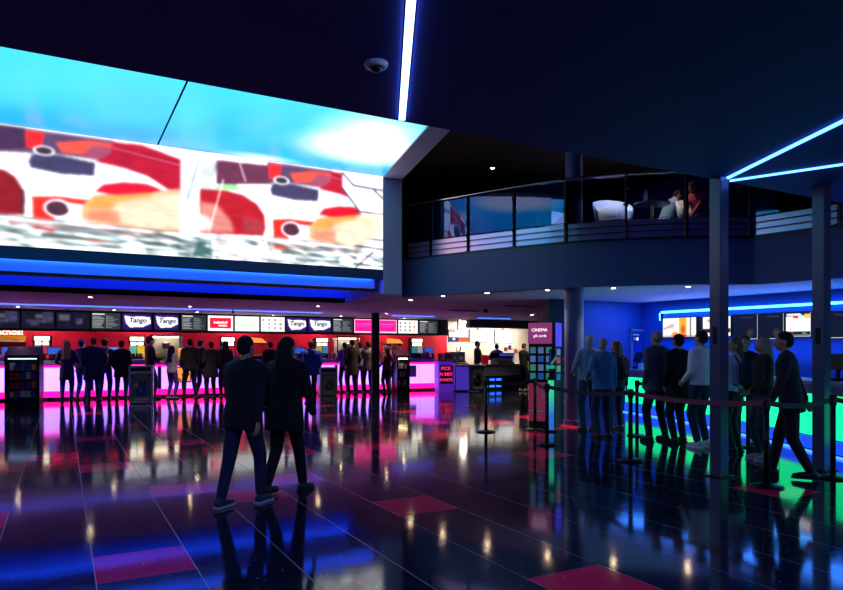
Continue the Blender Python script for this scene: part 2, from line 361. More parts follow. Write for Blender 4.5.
# ---------------------------------------------------------------- big video wall
def pxs(u, v):                                  # photo point on the screen plane -> image metres
    x = atY(u, YS); return (x - SXL, SZ1 - zat(u, v, YS))
W_, H_ = SXR-SXL, SZ1-SZ0
im = Img(W_, H_, 900, 180, (.97, .95, .97))
PER = 4.13
def Z4(x, y): return (x/3.686, 110+y/3.686)
def tile(dx, lefthand=True):
    def pl(pts, c, blur=1, al=1): im.poly([(pxs(*Z4(*p))[0]+dx, pxs(*Z4(*p))[1]) for p in pts], c, blur, al)
    def el(x, y, rx, ry, c, soft=.1, al=1):
        q = pxs(*Z4(x, y)); im.ell(q[0]+dx, q[1], rx/3.686*.0185, ry/3.686*.0185, c, soft, al)
    def ln(p, q, wd, c, al=1):
        p = pxs(*Z4(*p)); q = pxs(*Z4(*q)); im.line((p[0]+dx, p[1]), (q[0]+dx, q[1]), wd, c, al)
    pl([(-40,50),(420,112),(420,190),(230,165),(-40,150)], (.30,.22,.34), 2)
    pl([(95,75),(165,85),(150,140),(95,140)], (.92,.12,.14), 1)
    pl([(-40,50),(90,66),(95,140),(-40,150)], (.24,.14,.26), 1)
    pl([(205,120),(330,112),(420,125),(430,170),(230,158)], (.93,.28,.22), 2)
    pl([(340,125),(430,140),(430,200),(300,170)], (.55,.25,.35), 3)
    pl([(105,190),(115,165),(150,158),(235,170),(352,195),(347,243),(228,236),(112,212)], (.22,.2,.33), 1)
    el(162,150,34,18,(.95,.95,.98)); el(162,150,26,13,(.2,.16,.2))
    pl([(415,118),(520,128),(668,183),(666,300),(625,296),(540,242),(420,205),(352,190),(410,160)], (.62,.06,.16), 1)
    pl([(430,135),(665,190),(667,215),(430,150)], (.5,.04,.14), 1); ln((420,140),(668,205),.02,(.85,.4,.45),.6)
    pl([(352,200),(460,216),(560,258),(590,284),(470,268),(380,272)], (.93,.95,.96), 2)
    pl([(-40,210),(20,222),(55,245),(80,285),(92,330),(80,385),(-40,385)], (.48,.08,.12), 1)
    pl([(78,285),(92,300),(92,385),(72,385)], (.3,.12,.16), 1)
    pl([(180,250),(350,262),(350,290),(200,280)], (.8,.8,.84), 4, .7)
    pl([(118,318),(205,318),(330,330),(330,350),(200,345),(200,442),(125,446)], (.95,.15,.12), 1)
    pl([(260,310),(350,318),(345,330),(260,324)], (.9,.9,.92), 1)
    pl([(300,355),(340,318),(450,300),(560,300),(667,290),(667,455),(560,452),(480,435),(300,405)], (.95,.62,.45), 2)
    pl([(345,318),(560,300),(560,350),(320,365)], (.98,.55,.28), 4)
    pl([(430,340),(667,300),(667,440),(540,440),(400,400)], (.86,.78,.70), 6, .8)
    pl([(330,370),(440,370),(440,425),(320,405)], (.80,.42,.34), 5, .7)
    pl([(350,300),(380,275),(460,266),(545,274),(600,296),(560,304),(420,312)], (.86,.05,.15), 1)
    el(214,363,46,34,(.9,.9,.95)); el(212,363,36,26,(.28,.14,.2)); pl([(245,340),(300,350),(298,368),(248,362)], (.88,.88,.94), 1)
    pl([(-40,380),(200,408),(667,468),(667,560),(-40,520)], (.78,.8,.8), 2)
    for k in range(9):
        y = 395+k*13; ln((-40+k*40,y-14+k*3),(667,y+56-k*3),.012+.012*(k % 3),[(.25,.3,.32),(.95,.96,.96),(.45,.3,.32),(.3,.42,.44),(.98,.98,.98),(.2,.24,.24),(.9,.9,.9),(.35,.45,.47),(.97,.97,.97)][k],.75)
    pl([(125,425),(200,440),(200,450),(125,445)], (.9,.2,.18), 2)
    el(495,500,44,24,(.98,1,1),.5); el(420,470,80,14,(.95,1,1),.6)
    pl([(667,470),(780,480),(780,560),(667,540)], (.25,.38,.38), 4)
    # blurred pale pillar between the two pictures
    pl([(667,170),(800,190),(780,360),(700,560),(664,560)], (.82,.84,.86), 2)
    ln((775,180),(720,330),.03,(1,1,1)); ln((735,180),(690,330),.02,(.6,.62,.66)); ln((800,190),(760,300),.03,(.5,.52,.6))
    el(712,385,52,36,(1,1,1),.5); el(700,470,60,18,(.85,.9,.92),.6)
    pl([(800,195),(870,205),(870,280),(800,270)], (.35,.14,.22), 2)
tile(-PER); tile(0)
# second picture: red shirt at its left, then the same picture again
def Z5(x, y): return (200+x/3.5125, 130+y/3.5125)
def P5(pts, c, blur=1, al=1): im.poly([pxs(*Z5(*p)) for p in pts], c, blur, al)
P5([(60,105),(150,115),(250,125),(250,190),(60,190)], (.36,.16,.26), 1)
P5([(0,100),(60,100),(30,230),(0,240)], (.72,.74,.78), 2)
save = im.a.copy(); tile(PER)
keep = im.X > (pxs(*Z5(236,100))[0]); im.a = np.where(keep[..., None], im.a, save)
P5([(45,210),(70,190),(120,190),(150,212)], (.5,.72,.5), 1)
P5([(0,208),(90,212),(150,228),(200,260),(226,300),(230,345),(222,372),(0,362)], (.62,.08,.13), 1)
P5([(0,250),(60,262),(110,320),(120,360),(0,360)], (.78,.55,.5), 5, .8)
P5([(150,300),(222,320),(218,368),(150,362)], (.55,.22,.24), 4, .7)
im.ell(*pxs(*Z5(-5,325)), .3, .2, (.98,.97,.97), .6)
im.line(pxs(*Z5(82,175)), pxs(*Z5(32,355)), .012, (.97,.9,.9)); im.line(pxs(*Z5(140,118)), pxs(*Z5(160,180)), .012, (.9,.8,.85))
P5([(500,150),(640,168),(640,500),(540,500),(560,420),(640,340),(560,290),(500,205)], (.95,.95,.97), 1)
for p, q in [((500,150),(540,195)),((540,195),(640,212)),((500,203),(560,285)),((545,285),(640,296)),((612,212),(640,240)),((560,380),(640,388)),((545,405),(640,420)),((540,470),(640,480)),((545,485),(612,425))]:
    im.line(pxs(*Z5(*p)), pxs(*Z5(*q)), .016, (.16,.18,.24))
P5([(560,300),(640,292),(640,372),(520,410),(470,380)], (.9,.76,.66), 4, .9)
# moving-picture smear: soft streaks along a slight slope, and darker mid tones
def streaks(im, sl, fy, seed, amp, y0, y1):
    r = np.random.RandomState(seed); n = 400; g = r.rand(n, 60)
    t = (im.Y + im.X*sl)*fy; a = np.floor(t).astype(int) % n; b = (a+1) % n; f = t-np.floor(t); f = f*f*(3-2*f)
    q = im.X/im.w*59; qa = np.clip(np.floor(q).astype(int), 0, 58); qf = q-qa
    v = (g[a, qa]*(1-qf)+g[a, qa+1]*qf)*(1-f)+(g[b, qa]*(1-qf)+g[b, qa+1]*qf)*f
    w = np.clip((im.Y-y0)/.12, 0, 1)*np.clip((y1-im.Y)/.12, 0, 1)
    return (v-.5)*amp*w
sk = streaks(im, -.06, 22, 1, .30, -.2, 2.3) + streaks(im, -.10, 9, 2, .22, -.2, 2.3)
im.a = np.clip(im.a*(1+sk[..., None]*.4), 0, 1)
low = streaks(im, -.10, 16, 5, 1.5, 1.48, 2.4) + streaks(im, -.10, 34, 6, .9, 1.48, 2.4)
im.comp(np.clip(low, 0, .85), (.22,.30,.32)); im.comp(np.clip(-low-.05, 0, .9), (.98,1,1))
for k in range(26):
    cx_k, cy_k = np.random.uniform(0, W_), np.random.uniform(1.5, 1.98); im.ell(cx_k, cy_k, np.random.uniform(.1,.45), np.random.uniform(.015,.04), [(1,1,1),(.15,.2,.22),(.5,.65,.68),(.75,.35,.3)][k % 4], .7, .7)
im.blurall(2)
vw = empty('video_wall', 'wide video wall showing blurred red and white moving picture', 'screen', (SXL, YS, SZ0))
display('screen_picture', im, M_big, vw)
build('bezel', B(-.03, W_+.03, .005, .11, -.02, H_+.02), M_black, vw)
# glowing sky panels overhead
def sky(name, x0, x1, y0, y1, label, clouds, base):
    im = Img(x1-x0, y1-y0, 90, 90, base); X, Y = im.X, im.Y
    yy = Y/im.h; g = np.clip(1.25-yy*.7, 0, 1)
    dark = np.array((.10,.50,.93)); im.comp((.75*yy)**1.5*.9, dark)
    n = (np.sin(X*1.9+Y*.9)+np.sin(X*.8-Y*2.1+1)+np.sin(X*3.1+Y*2.7+2))*.16; im.comp(np.clip(n+.1, 0, .3), (.16,.84,.98))
    for cx, cy, rx, ry, al in clouds: im.ell(cx-x0, y1-cy, rx, ry, (1,.97,.95), .8, al); 
    r = empty(name, label, 'screen', (x0, y0, SZ1), 0, None)
    im.a = im.a[::-1].copy()
    display('lit_face', im, screen_mat('sky_panel', 1.15), r, flat=True)
    build('bezel', B(0, x1-x0, 0, y1-y0, .01, .09), M_black, r)
    return r
cl = onz(375,152,SZ1); cl2 = onz(262,158,SZ1); cl3 = onz(395,138,SZ1)
# (im.Y grows toward the room's front after the flip, so cloud centres are mirrored there)
def mir(c): return (c[0], YS-.02+9.0-c[1])
dv = 1.54
sky('sky_ceiling_panel', XL+.3, dv-.015, 9.0, YS-.02, 'left cyan glowing ceiling panel above the video wall', [], (.12,.81,.93))
p2 = sky('sky_ceiling_panel', dv+.015, 6.0, 9.0, YS-.02, 'right cyan glowing ceiling panel with white clouds', [(*mir(cl),1.9,1.2,1),(*mir(cl),1.5,1.0,1),(*mir(cl3),1.5,1.5,1),(*mir(cl2),.9,.35,.8)], (.10,.79,.92))
# cut the right panel's outer edge to the slanted beam
for o in p2.children:
    for v_ in o.data.vertices:
        wx, wy = v_.co.x+dv+.015, v_.co.y+9.0; lim = (ge[0]-.2) + (SXR-ge[0]+.2)*(wy-9.0)/(YS-9.0)
        v_.co.x = (v_.co.x/(6.0-dv-.015))*(lim-dv-.015)
struct('trim_9', B(XL, SXR-.8, 5.2, 9.0, SZ1, SZ1+.1), M_black)
# ---------------------------------------------------------------- round columns and steel posts
def column(x, y, r, z0, z1, label, m, grp=None):
    o = build('round_column', lathe(bmesh.new(), [(r+.02,z0),(r+.02,z0+.08),(r,z0+.09),(r,z1-.03),(r+.015,z1-.02),(r+.015,z1)], 32, (x, y)), m, smooth=True)
    smooth_by_angle(o); return tag(o, label, 'column')
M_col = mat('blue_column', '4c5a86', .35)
cx_, cy_ = atD(574, 13.2)
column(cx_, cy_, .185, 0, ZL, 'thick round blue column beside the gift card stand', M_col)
column(cx_, cy_, .17, 3.62, ZT, 'round blue column rising behind the balcony glass', mat('blue_column_lit', '6a8ce8', .4))  # upper part coloured brighter, painting in the blue light it catches
kx, ky = atD(375.5, 21.7)
column(kx, ky, .14, 0, ZL, 'slim dark round column in front of the snack counter', mat('black_column', '14161c', .4))
def steel_post(x, y, ztop, label):
    r = empty('steel_column', label, 'column', (x, y, 0), 0)
    s = .075
    build('shaft', B(-s, s, -s, s, .012, ztop, bev=.006), M_pillar, r)
    build('base_plate', B(-.13, .13, -.13, .13, 0, .014), M_darkmetal, r)
    bm = bmesh.new()
    for a in (-.1, .1):
        for b in (-.1, .1): lathe(bm, [(.012,.014),(.012,.03)], 8, (a, b))
    build('bolts', bm, M_steel, r)
    build('access_plate', B(-s-.004, -s+.002, -.03, .03, 1.55, 1.75), M_darkmetal, r)
    return r
px, py = G(719, 476); steel_post(px, py, 3.5, 'square steel column nearer the middle, under the point of the V of lights')
px2, py2 = atD(821.5, 8.15); steel_post(px2, py2, 3.5, 'square steel column at the right edge of the photo')
# ---------------------------------------------------------------- balcony balustrade
def arclen(P):
    L = [0]
    for a, b in zip(P, P[1:]): L.append(L[-1]+math.dist(a, b))
    return L
def offs(P, t):
    out = []
    for i, p in enumerate(P):
        a, b = P[max(i-1,0)], P[min(i+1,len(P)-1)]; dx, dy = b[0]-a[0], b[1]-a[1]; l = math.hypot(dx, dy); out.append((p[0]-dy/l*t, p[1]+dx/l*t))
    return out
def at_u(P, u):
    for a, b in zip(P, P[1:]):
        ra, rb = ray(u); f = lambda p: p[0]*rb-p[1]*ra
        if f(a)*f(b) <= 0:
            t = f(a)/(f(a)-f(b)) if f(a) != f(b) else 0
            return (a[0]+(b[0]-a[0])*t, a[1]+(b[1]-a[1])*t)
def section(P, p, q):
    def idx(pt):
        best = min(range(len(P)-1), key=lambda i: math.dist(P[i], pt)+math.dist(P[i+1], pt)-math.dist(P[i], P[i+1])); return best
    i, j = idx(p), idx(q); return [p]+P[i+1:j+1]+[q]
br = empty('balcony_balustrade', 'curved glass balcony railing with steel handrail above the lobby', 'railing', (bal[0][0], bal[0][1], 3.6))
def loc3(pts, z): return [(p[0]-bal[0][0], p[1]-bal[0][1], z-3.6) for p in pts]
IN = offs(FULL, .09)
build('handrail', tube(bmesh.new(), loc3(IN, 4.83), .03, 12), M_chrome, br, smooth=True)
pu = [407,431,468.5,514.5,566,626,686,750]
pts_ = [at_u(IN, u) for u in pu] + [IN[-6+3], IN[-1]]
pts_[-2] = RUN[1] if False else offs(RUN, .09)[1]
for i, p in enumerate(pts_):
    bm = bmesh.new(); x, y = p[0]-bal[0][0], p[1]-bal[0][1]
    wd = .016 if i == 5 else .03
    box(bm, x-wd, x+wd, y-wd, y+wd, 0, 1.2)
    for z in (.3, .62, .95): box(bm, x-.05, x+.05, y-.02, y+.02, z, z+.05)
    box(bm, x-.06, x+.06, y-.06, y+.06, 0, .015)
    build('post', bm, M_darkmetal, br)
M_toe = mat('polished_steel_sheet', 'e4d0ff', .3, .85, bump=.3, nscale=2)
for a, b in zip(pts_, pts_[1:]):
    s = section(IN, a, b)
    if len(s) < 2: continue
    bm = wallstrip(bmesh.new(), offs(loc3(s, 0), .0) if False else [(q[0], q[1]) for q in loc3(s, 0)], .36, 1.18, .012)
    build('glass_pane', bm, M_glass, br)
    bm = wallstrip(bmesh.new(), [(q[0], q[1]) for q in loc3(s, 0)], .0, .35, .012); build('toe_panel', bm, M_toe, br)
for k, z in enumerate((3.72, 3.84, 3.96)):
    build('rail', tube(bmesh.new(), loc3(offs(FULL, .05), z), .008, 6), M_darkmetal, br)
# ---------------------------------------------------------------- downlights
dls = [(90,297),(18,306.5),(114,310),(190,306.5),(197,312.3),(273,315),(318,306),(341,316),(386,313.6),(404,318),(410.6,300),(443,296),(460,320),(487,293),(532,314.6),(547.5,290),(613.6,288),(688,286.5)]
wh = ['nearest above the left end of the video wall band','far left over the dark drinks cabinet','over the four huddled customers','over the customer in the white jacket','behind the one over the white jacket','over the pair of walking people','nearest left of the slim column','right behind the one left of the slim column','just right of the slim column','beyond the slim column over the counter','first in the row under the balcony edge','second in the row under the balcony edge','over the counter end with the striped poster','third in the row under the balcony edge','over the customer on the phone','fourth in the row under the balcony edge','in the blue ceiling near the thick column','in the blue ceiling over the tall balding man']
def downlight(x, y, z, label, power, col=(1,.80,.58)):
    r = empty('ceiling_light', 'round recessed downlight '+label, 'ceiling light', (x, y, z), 0, 'recessed downlights in the ceilings')
    build('trim_ring', lathe(bmesh.new(), [(.045,-.006),(.065,-.006),(.07,0),(.045,0)], 20, closed=True), M_trim, r)
    build('lens', lathe(bmesh.new(), [(.044,-.004),(.044,0)], 20), M_lamp, r)
    L = bpy.data.lights.new('downlight_beam', 'SPOT'); L.energy = power; L.color = col; L.spot_size = R(110); L.spot_blend = .8; L.shadow_soft_size = .05
    lo = bpy.data.objects.new('downlight_beam', L); COL.objects.link(lo); lo.parent = r; lo.location = (0, 0, -.03)
for (u, v), s in zip(dls, wh):
    x, y = onz(u, v, ZL); downlight(x, y, ZL, s, 110)
x, y = onz(492.5,168,5.6); downlight(x, y, 5.6, 'in the high brown ceiling over the balcony', 30)
for x, y, e, c, l in [(9.6,10.4,220,(.4,.55,1),'over the balcony chairs'),(10.6,9.6,190,(1,.8,.6),'over the balcony table')]: downlight(x, y, 5.6, l, e, c)  # both added above the visible ceiling area to brighten the balcony
# dome detector, small ceiling devices
x, y = onz(376,63,3.5)
r = empty('smoke_detector', 'white dome detector on the black ceiling left of the light strip', 'detector', (x, y, 3.5))
build('housing', lathe(bmesh.new(), [(.05,-.035),(.075,-.03),(.085,-.012),(.085,0)], 28), M_white_pl, r, smooth=True)
build('dome', lathe(bmesh.new(), [(.012,-.062),(.03,-.056),(.045,-.036)], 24), M_darkmetal, r, smooth=True)
x, y = onz(485.5,309,ZL)
r = empty('ceiling_camera', 'small black dome camera hanging from the low ceiling before the cafe', 'camera', (x, y, ZL))
build('mount', lathe(bmesh.new(), [(.05,-.05),(.06,0)], 16), M_black, r); build('dome', lathe(bmesh.new(), [(.02,-.12),(.05,-.1),(.065,-.05)], 16), M_black, r, smooth=True)
for u, v, s in [(464,310.5,'left of the black dome camera'),(520,306,'right of the black dome camera')]:
    x, y = onz(u, v, ZL); r = empty('ceiling_vent', 'dark flat ceiling vent '+s, 'vent', (x, y, ZL))
    build('frame', B(-.5,.5,-.12,.12,-.012,0), M_darkmetal, r)
    bm = bmesh.new()
    for k in range(6): box(bm, -.47, .47, -.1+k*.035, -.09+k*.035, -.02, -.012)
    build('louvre', bm, M_black, r)
for u, v, s in [(67.5,309.5,'over the pendant dark menu screens'),(233,309.5,'over the red and white menu screen')]:
    x, y = onz(u, v, ZL); r = empty('ceiling_sensor', 'small black ceiling sensor '+s, 'sensor', (x, y, ZL))
    build('stem', lathe(bmesh.new(), [(.02,-.06),(.02,0)], 10), M_black, r); build('head', lathe(bmesh.new(), [(.01,-.11),(.04,-.1),(.045,-.06)], 12), M_black, r)

# ---------------------------------------------------------------- concession counter
CS = -.09
def cY(x): return 22.35 + CS*(x+.3)
CANG = math.atan(CS)
def cpt(u, off=0):                       # point on the counter's front line for a photo column, moved back by off
    P, Q = (-5, cY(-5)+off), (14, cY(14)+off); return rayline(u, P, Q)
xe = cpt(436)[0]; xs = -4.9; NU = 9; UW = (xe-xs)/NU
loc_lbl = ['behind the dark drinks cabinet at the left','right of the dark drinks cabinet','behind the four huddled customers','behind the recycling bin with the blue poster','behind the customer in the white jacket','behind the walking pair','left of the slim column','behind the slim column','at its right end beside the striped poster']
for i in range(NU):
    x0 = xs+i*UW; r = empty('snack_counter', 'glowing purple and magenta snack counter section '+loc_lbl[i], 'counter', (x0, cY(x0), 0), CANG, 'glowing snack counter sections')
    L = UW/math.cos(CANG)-.012
    build('carcass', B(0, L, .03, .6, .06, 1.05), mat('counter_body', '3a3450', .4), r)
    build('plinth', B(0, L, .06, .7, 0, .06), M_black, r)
    build('glowing_panel', B(.05, L-.05, .0, .03, .26, .96), M_cpanel, r)
    build('magenta_base', B(.0, L, .0, .03, .08, .25), M_pink, r)
    build('magenta_edge', B(.0, L, -.01, .03, .97, 1.03), M_pink, r)
    build('side_post', B(L-.05, L, -.005, .03, .26, .96), mat('purple_post', '7038c0', .4), r)
    build('worktop', B(-.0, L, -.06, .66, 1.05, 1.17, bev=.008), M_top, r)
    bm = bmesh.new()
    for k in range(1, 3): box(bm, .05+k*(L-.1)/3-.004, .05+k*(L-.1)/3+.004, -.002, .0, .26, .96)
    build('panel_joint', bm, M_top, r)
# back counter
bc = empty('back_counter', 'dark back worktop against the red wall', 'counter', (-5, 23.55, 0))
build('carcass', B(0, 18.4, 0, .62, 0, .92), M_dark, bc); build('worktop', B(0, 18.4, -.04, .64, .92, .96), M_steel, bc)
# bulkhead carrying the menu boards
struct('trim_10', B(XL, atY(447, 23.1), 23.02, 23.2, 2.06, ZL), M_black)
# unseen battens added over the aisle to brighten the red wall
for i, x in enumerate([-3.5, -.5, 2.5, 5.5, 8.5, 11.5]):
    r = empty('fill_batten', 'hidden white batten light above the snack aisle', 'ceiling light', (x, 23.55, ZL), 0, 'batten lights above the snack aisle')
    build('housing', B(-.7,.7,-.05,.05,-.04,0), M_trim, r); build('diffuser', B(-.68,.68,-.04,.04,-.055,-.04), mat('batten', 'fff0e0', .4, emit='ffd8dc', es=46), r)
# menu boards
YB = 22.9; BZ0, BZ1 = 2.13, 2.64
M_w = mat('sign_white', 'ffffff', .4, emit='ffffff', es=1.0); M_ins = mat('sign_red', 'd02040', .4, emit='ff2040', es=.8)
def board(u0, u1, kind, label):
    x0, x1 = atY(u0, YB), atY(u1, YB); w_ = x1-x0-.03; h_ = BZ1-BZ0
    nx = max(24, int(w_*60)); 
    bg = {'menu':(.16,.17,.19),'tango':(.12,.06,.30),'red':(.98,.97,.97),'white':(.90,.91,.90),'white2':(.91,.92,.90),'pink':(.99,.75,.88),'blur':(.07,.07,.13)}[kind]
    im = Img(w_, h_, nx, 34, bg)
    rnd = random.Random(int(u0))
    if kind == 'menu':
        im.rect(.02,.02,w_*.45,.06,(.85,.86,.88))
        for k in range(9):
            y = .1+k*.042; im.rect(.03,y,w_*rnd.uniform(.3,.45),y+.016,(.62,.63,.64)); im.rect(w_*.52,y,w_*rnd.uniform(.7,.95),y+.016,(.45,.5,.5))
        im.rect(w_*.5,.06,w_*.53,h_-.04,(.7,.72,.72),1,.5)
    if kind == 'tango':
        im.ell(w_*.5,h_*.5,w_*.7,h_*.6,(.22,.14,.5),.9); im.ell(w_*.15,h_*.3,w_*.2,h_*.4,(.45,.2,.65),.9,.6)
        im.poly([(w_*.06,h_*.12),(w_*.3,h_*.2),(w_*.6,h_*.16),(w_*.95,h_*.2),(w_*.98,h_*.6),(w_*.7,h_*.82),(w_*.25,h_*.86),(w_*.12,h_*.6)],(.93,.93,.97))
    if kind == 'red':
        im.rect(.06,.07,w_-.06,h_-.08,(.86,.09,.22))
    if kind == 'white':
        im.rect(.06,.05,w_-.06,h_-.05,(.84,.87,.84),2)
        for k in range(7): im.rect(.1,.09+k*.05,w_-.12,.1+k*.05,(.78,.8,.79),0,.5)
    if kind == 'white2':
        for a in range(3):
            for b in range(4): im.rect(.06+b*w_*.24,.07+a*.14,.12+b*w_*.24,.14+a*.14,rnd.choice([(.4,.38,.3),(.8,.2,.25),(.5,.55,.35),(.25,.3,.28),(.85,.7,.35)]),1,.8)
            im.rect(.05,.16+a*.14,w_-.1,.17+a*.14,(.6,.62,.6),0,.6)
    if kind == 'pink':
        im.rect(.03,.03,w_-.03,h_-.05,(1,.10,.55)); im.rect(.1,.17,w_-.12,.2,(1,.5,.75),1,.8); im.rect(.12,.25,w_-.2,.27,(1,.45,.7),1,.8)
    if kind == 'blur':
        for k in range(6): im.rect(rnd.uniform(0,w_*.8),rnd.uniform(0,h_*.7),rnd.uniform(.2,w_),rnd.uniform(.2,h_),rnd.choice([(.35,.3,.35),(.3,.28,.42),(.12,.1,.28),(.5,.46,.5)]),4,.55)
    r = empty('menu_screen', label, 'menu screen', (x0+.015, YB, BZ0), 0, 'menu screens above the snack counter')
    display('screen_picture', im, M_scr, r, (0, 0, 0)); build('bezel', B(-.012, w_+.012, .003, .06, -.012, h_+.012), M_black, r)
    build('bracket', B(w_/2-.04, w_/2+.04, .06, .12, .1, h_-.1), M_darkmetal, r)
    if kind == 'tango':
        text('Tango', .21, mat('sign_dark', '181038', .5), r, (w_*.52, -.006, h_*.58), shear=.2, bold=.006)
    if kind == 'red':
        text('basketball', .115, M_w, r, (w_*.5, -.006, h_*.56), bold=.003); text('cinema', .10, M_w, r, (w_*.58, -.006, h_*.36), bold=.003)
bs = [(-60,-22,'blur','dark blurred menu screen beyond the left frame edge'),(-21,20,'blur','dark blurred menu screen with brown blots above the yellow lettering'),(21,55,'blur','dark blurred menu screen left of the first text menu'),(56,90,'blur','dark violet menu screen over the blonde customer'),
 (91,121,'menu','grey text menu screen left of the first drink logo screen'),(122,152,'tango','drink logo screen, leftmost of the four, with Tango lettering'),(154,179,'tango','drink logo screen with Tango lettering, second from the left'),(181,206.5,'menu','grey text menu screen beside the red and white screen'),
 (207.5,233.5,'red','white framed red menu screen with white words'),(234.5,259.5,'white','pale blank menu screen right of the red one'),(260.5,285,'white2','pale menu screen with small food pictures right of the blank one'),(286,307,'tango','drink logo screen with Tango lettering, third from the left'),
 (308,331.5,'tango','drink logo screen with Tango lettering, rightmost of the four'),(332.5,353,'menu','grey text menu screen left of the pink screens'),(354,375,'pink','pink menu screen left of the slim column'),(376,397,'pink','pink menu screen right of the slim column'),
 (398,418,'white2','pale menu screen with pictures right of the pink ones'),(419,438,'menu','grey text menu screen at the right end of the row')]
for b_ in bs: board(*b_)
# yellow NACHOS sign on the red wall
x1_ = atY(26, 24.1)
s = empty('nachos_sign', 'white and yellow Nachos wall sign at the left edge', 'sign', (x1_-1.5, 24.12, 1.72))
build('backing', B(0, 1.5, 0, .05, 0, .2), M_gold, s); text('Nachos!', .27, mat('sign_cream', 'fff2d8', .4, emit='fff0d0', es=.8), s, (.98, -.01, .32), ext=.03, bold=.01)
build('white_rail', B(.1, 1.5, -.01, 0, .02, .05), M_white_pl, s)

# ---- machines along the counter and back counter
M_lit = mat('lit_header', 'fff6e0', .4, emit='fff0d8', es=2.2)
def dispenser(u, cA, cB, lbl, back=.45):
    x, y = cpt(u, back); r = empty('drinks_dispenser', lbl, 'drinks machine', (x, y, 1.17), CANG, 'drinks dispensers on the snack counter')
    build('cabinet', B(-.24,.24,0,.3,0,.75, bev=.01), M_darkmetal, r)
    build('lit_header', B(-.2,.2,-.03,.02,.6,.72), M_lit, r)
    for k in (-1, 1): build('lit_window', B(.1*k-.08,.1*k+.08,-.015,.0,.46,.56), M_lit, r)
    build('side_panel', B(-.22,-.01,-.012,0,.2,.44), mat('p'+cA, cA, .4, emit=cA, es=.35), r); build('side_panel', B(.01,.22,-.012,0,.2,.44), mat('p'+cB, cB, .4, emit=cB, es=.35), r)
    for k in range(4): build('nozzle', lathe(bmesh.new(), [(.012,.1),(.016,.13),(.016,.2)], 8, (-.15+.1*k, -.04)), M_chrome, r)
    build('drip_tray', B(-.22,.22,-.1,0,0,.03), M_steel, r)
dispenser(42,'40a0a0','d04060','drinks dispenser with teal and pink panels at the left of the counter')
dispenser(137,'60b0a0','e8c830','drinks dispenser with turquoise and yellow panels behind the blue-postered bin')
dispenser(228,'3060a0','d02040','drinks dispenser with red panel behind the walking pair')
dispenser(322,'e0c840','60a0b8','drinks dispenser with yellow panel right of the blue jacket')
dispenser(417,'40a8a8','c0c8d0','drinks dispenser with teal panel over the right counter end')
def popcorn(u, w2, lbl):
    x, y = cpt(u, 1.25); y = 23.56; x = atY(u, y)
    r = empty('popcorn_cabinet', lbl, 'popcorn machine', (x, y, .96), 0)
    fr = bmesh.new()
    for sx in (-w2, w2-.04):
        for sy in (0, .46): box(fr, sx, sx+.04, sy, sy+.04, 0, 1.02)
    box(fr, -w2, w2, 0, .5, .98, 1.04); box(fr, -w2, w2, 0, .5, 0, .06); build('frame', fr, M_steel, r)
    build('glass', B(-w2+.04, w2-.04, .01, .016, .06, .98), M_clear, r)
    bm = bmesh.new(); rn = random.Random(int(u))
    for _ in range(260):
        a, b, c = rn.uniform(-w2+.08, w2-.08), rn.uniform(.08, .42), .1+rn.random()**1.3*.34
        bmesh.ops.create_icosphere(bm, subdivisions=1, radius=rn.uniform(.025, .04), matrix=Matrix.Translation((a, b, c)))
    o = build('popcorn', bm, mat('popcorn', 'e8d8a8', .8), r); o['kind'] = 'stuff'
    build('heater_kettle', lathe(bmesh.new(), [(.05,.55),(.13,.58),(.14,.76),(.1,.78)], 16, (0, .25)), M_steel, r)
    build('lamp', B(-w2+.1, w2-.1, .2, .3, .94, .975), mat('cab_lamp', 'fff4dc', .4, emit='ffeccc', es=9), r)
    build('lit_back', B(-w2+.04, w2-.04, .44, .45, .06, .98), M_white, r)
popcorn(167, .50, 'steel framed popcorn cabinet behind the customer in the white jacket')
popcorn(349, .48, 'steel framed popcorn cabinet left of the slim column')
def warmer(u, lbl):
    x, y = cpt(u, .4); r = empty('hot_food_warmer', lbl, 'food warmer', (x, y, 1.17), CANG)
    build('base', B(-.3,.3,0,.42,0,.1), M_darkmetal, r)
    bm = bmesh.new(); box(bm, -.29,-.27,.02,.4,.1,.5); box(bm,.27,.29,.02,.4,.1,.5); build('side', bm, M_steel, r)
    build('glass', B(-.27,.27,.02,.026,.1,.48), M_clear, r)
    bm = bmesh.new(); prism(bm, [(-.34,-.02),(.3,-.02),(.3,.42),(-.34,.42)], .5, .54); build('roof', bm, M_darkmetal, r)
    bm = bmesh.new(); v = [bm.verts.new(p) for p in [(-.28,-.03,.56),(.36,-.03,.56),(.2,-.03,.7),(-.28,-.03,.74),(-.28,.0,.56),(.36,.0,.56),(.2,.0,.7),(-.28,.0,.74)]]
    for f in [(0,1,2,3),(7,6,5,4),(0,4,5,1),(1,5,6,2),(2,6,7,3),(3,7,4,0)]: bm.faces.new([v[i] for i in f])
    build('header_sign', bm, mat('orange_sign', 'f0a040', .4, emit='ff9a40', es=.9), r)
    for k in range(5):
        b_ = bmesh.new(); tube(b_, [(-.2+.1*k,.1,.14),(-.2+.1*k,.34,.14)], .03, 8); build('hot_dog', b_, mat('bread', 'c88040', .7, emit='ff9040', es=.12), r)
warmer(256, 'hot food warmer with orange wedge sign behind the walking pair')
warmer(394, 'hot food warmer with orange wedge sign right of the slim column')
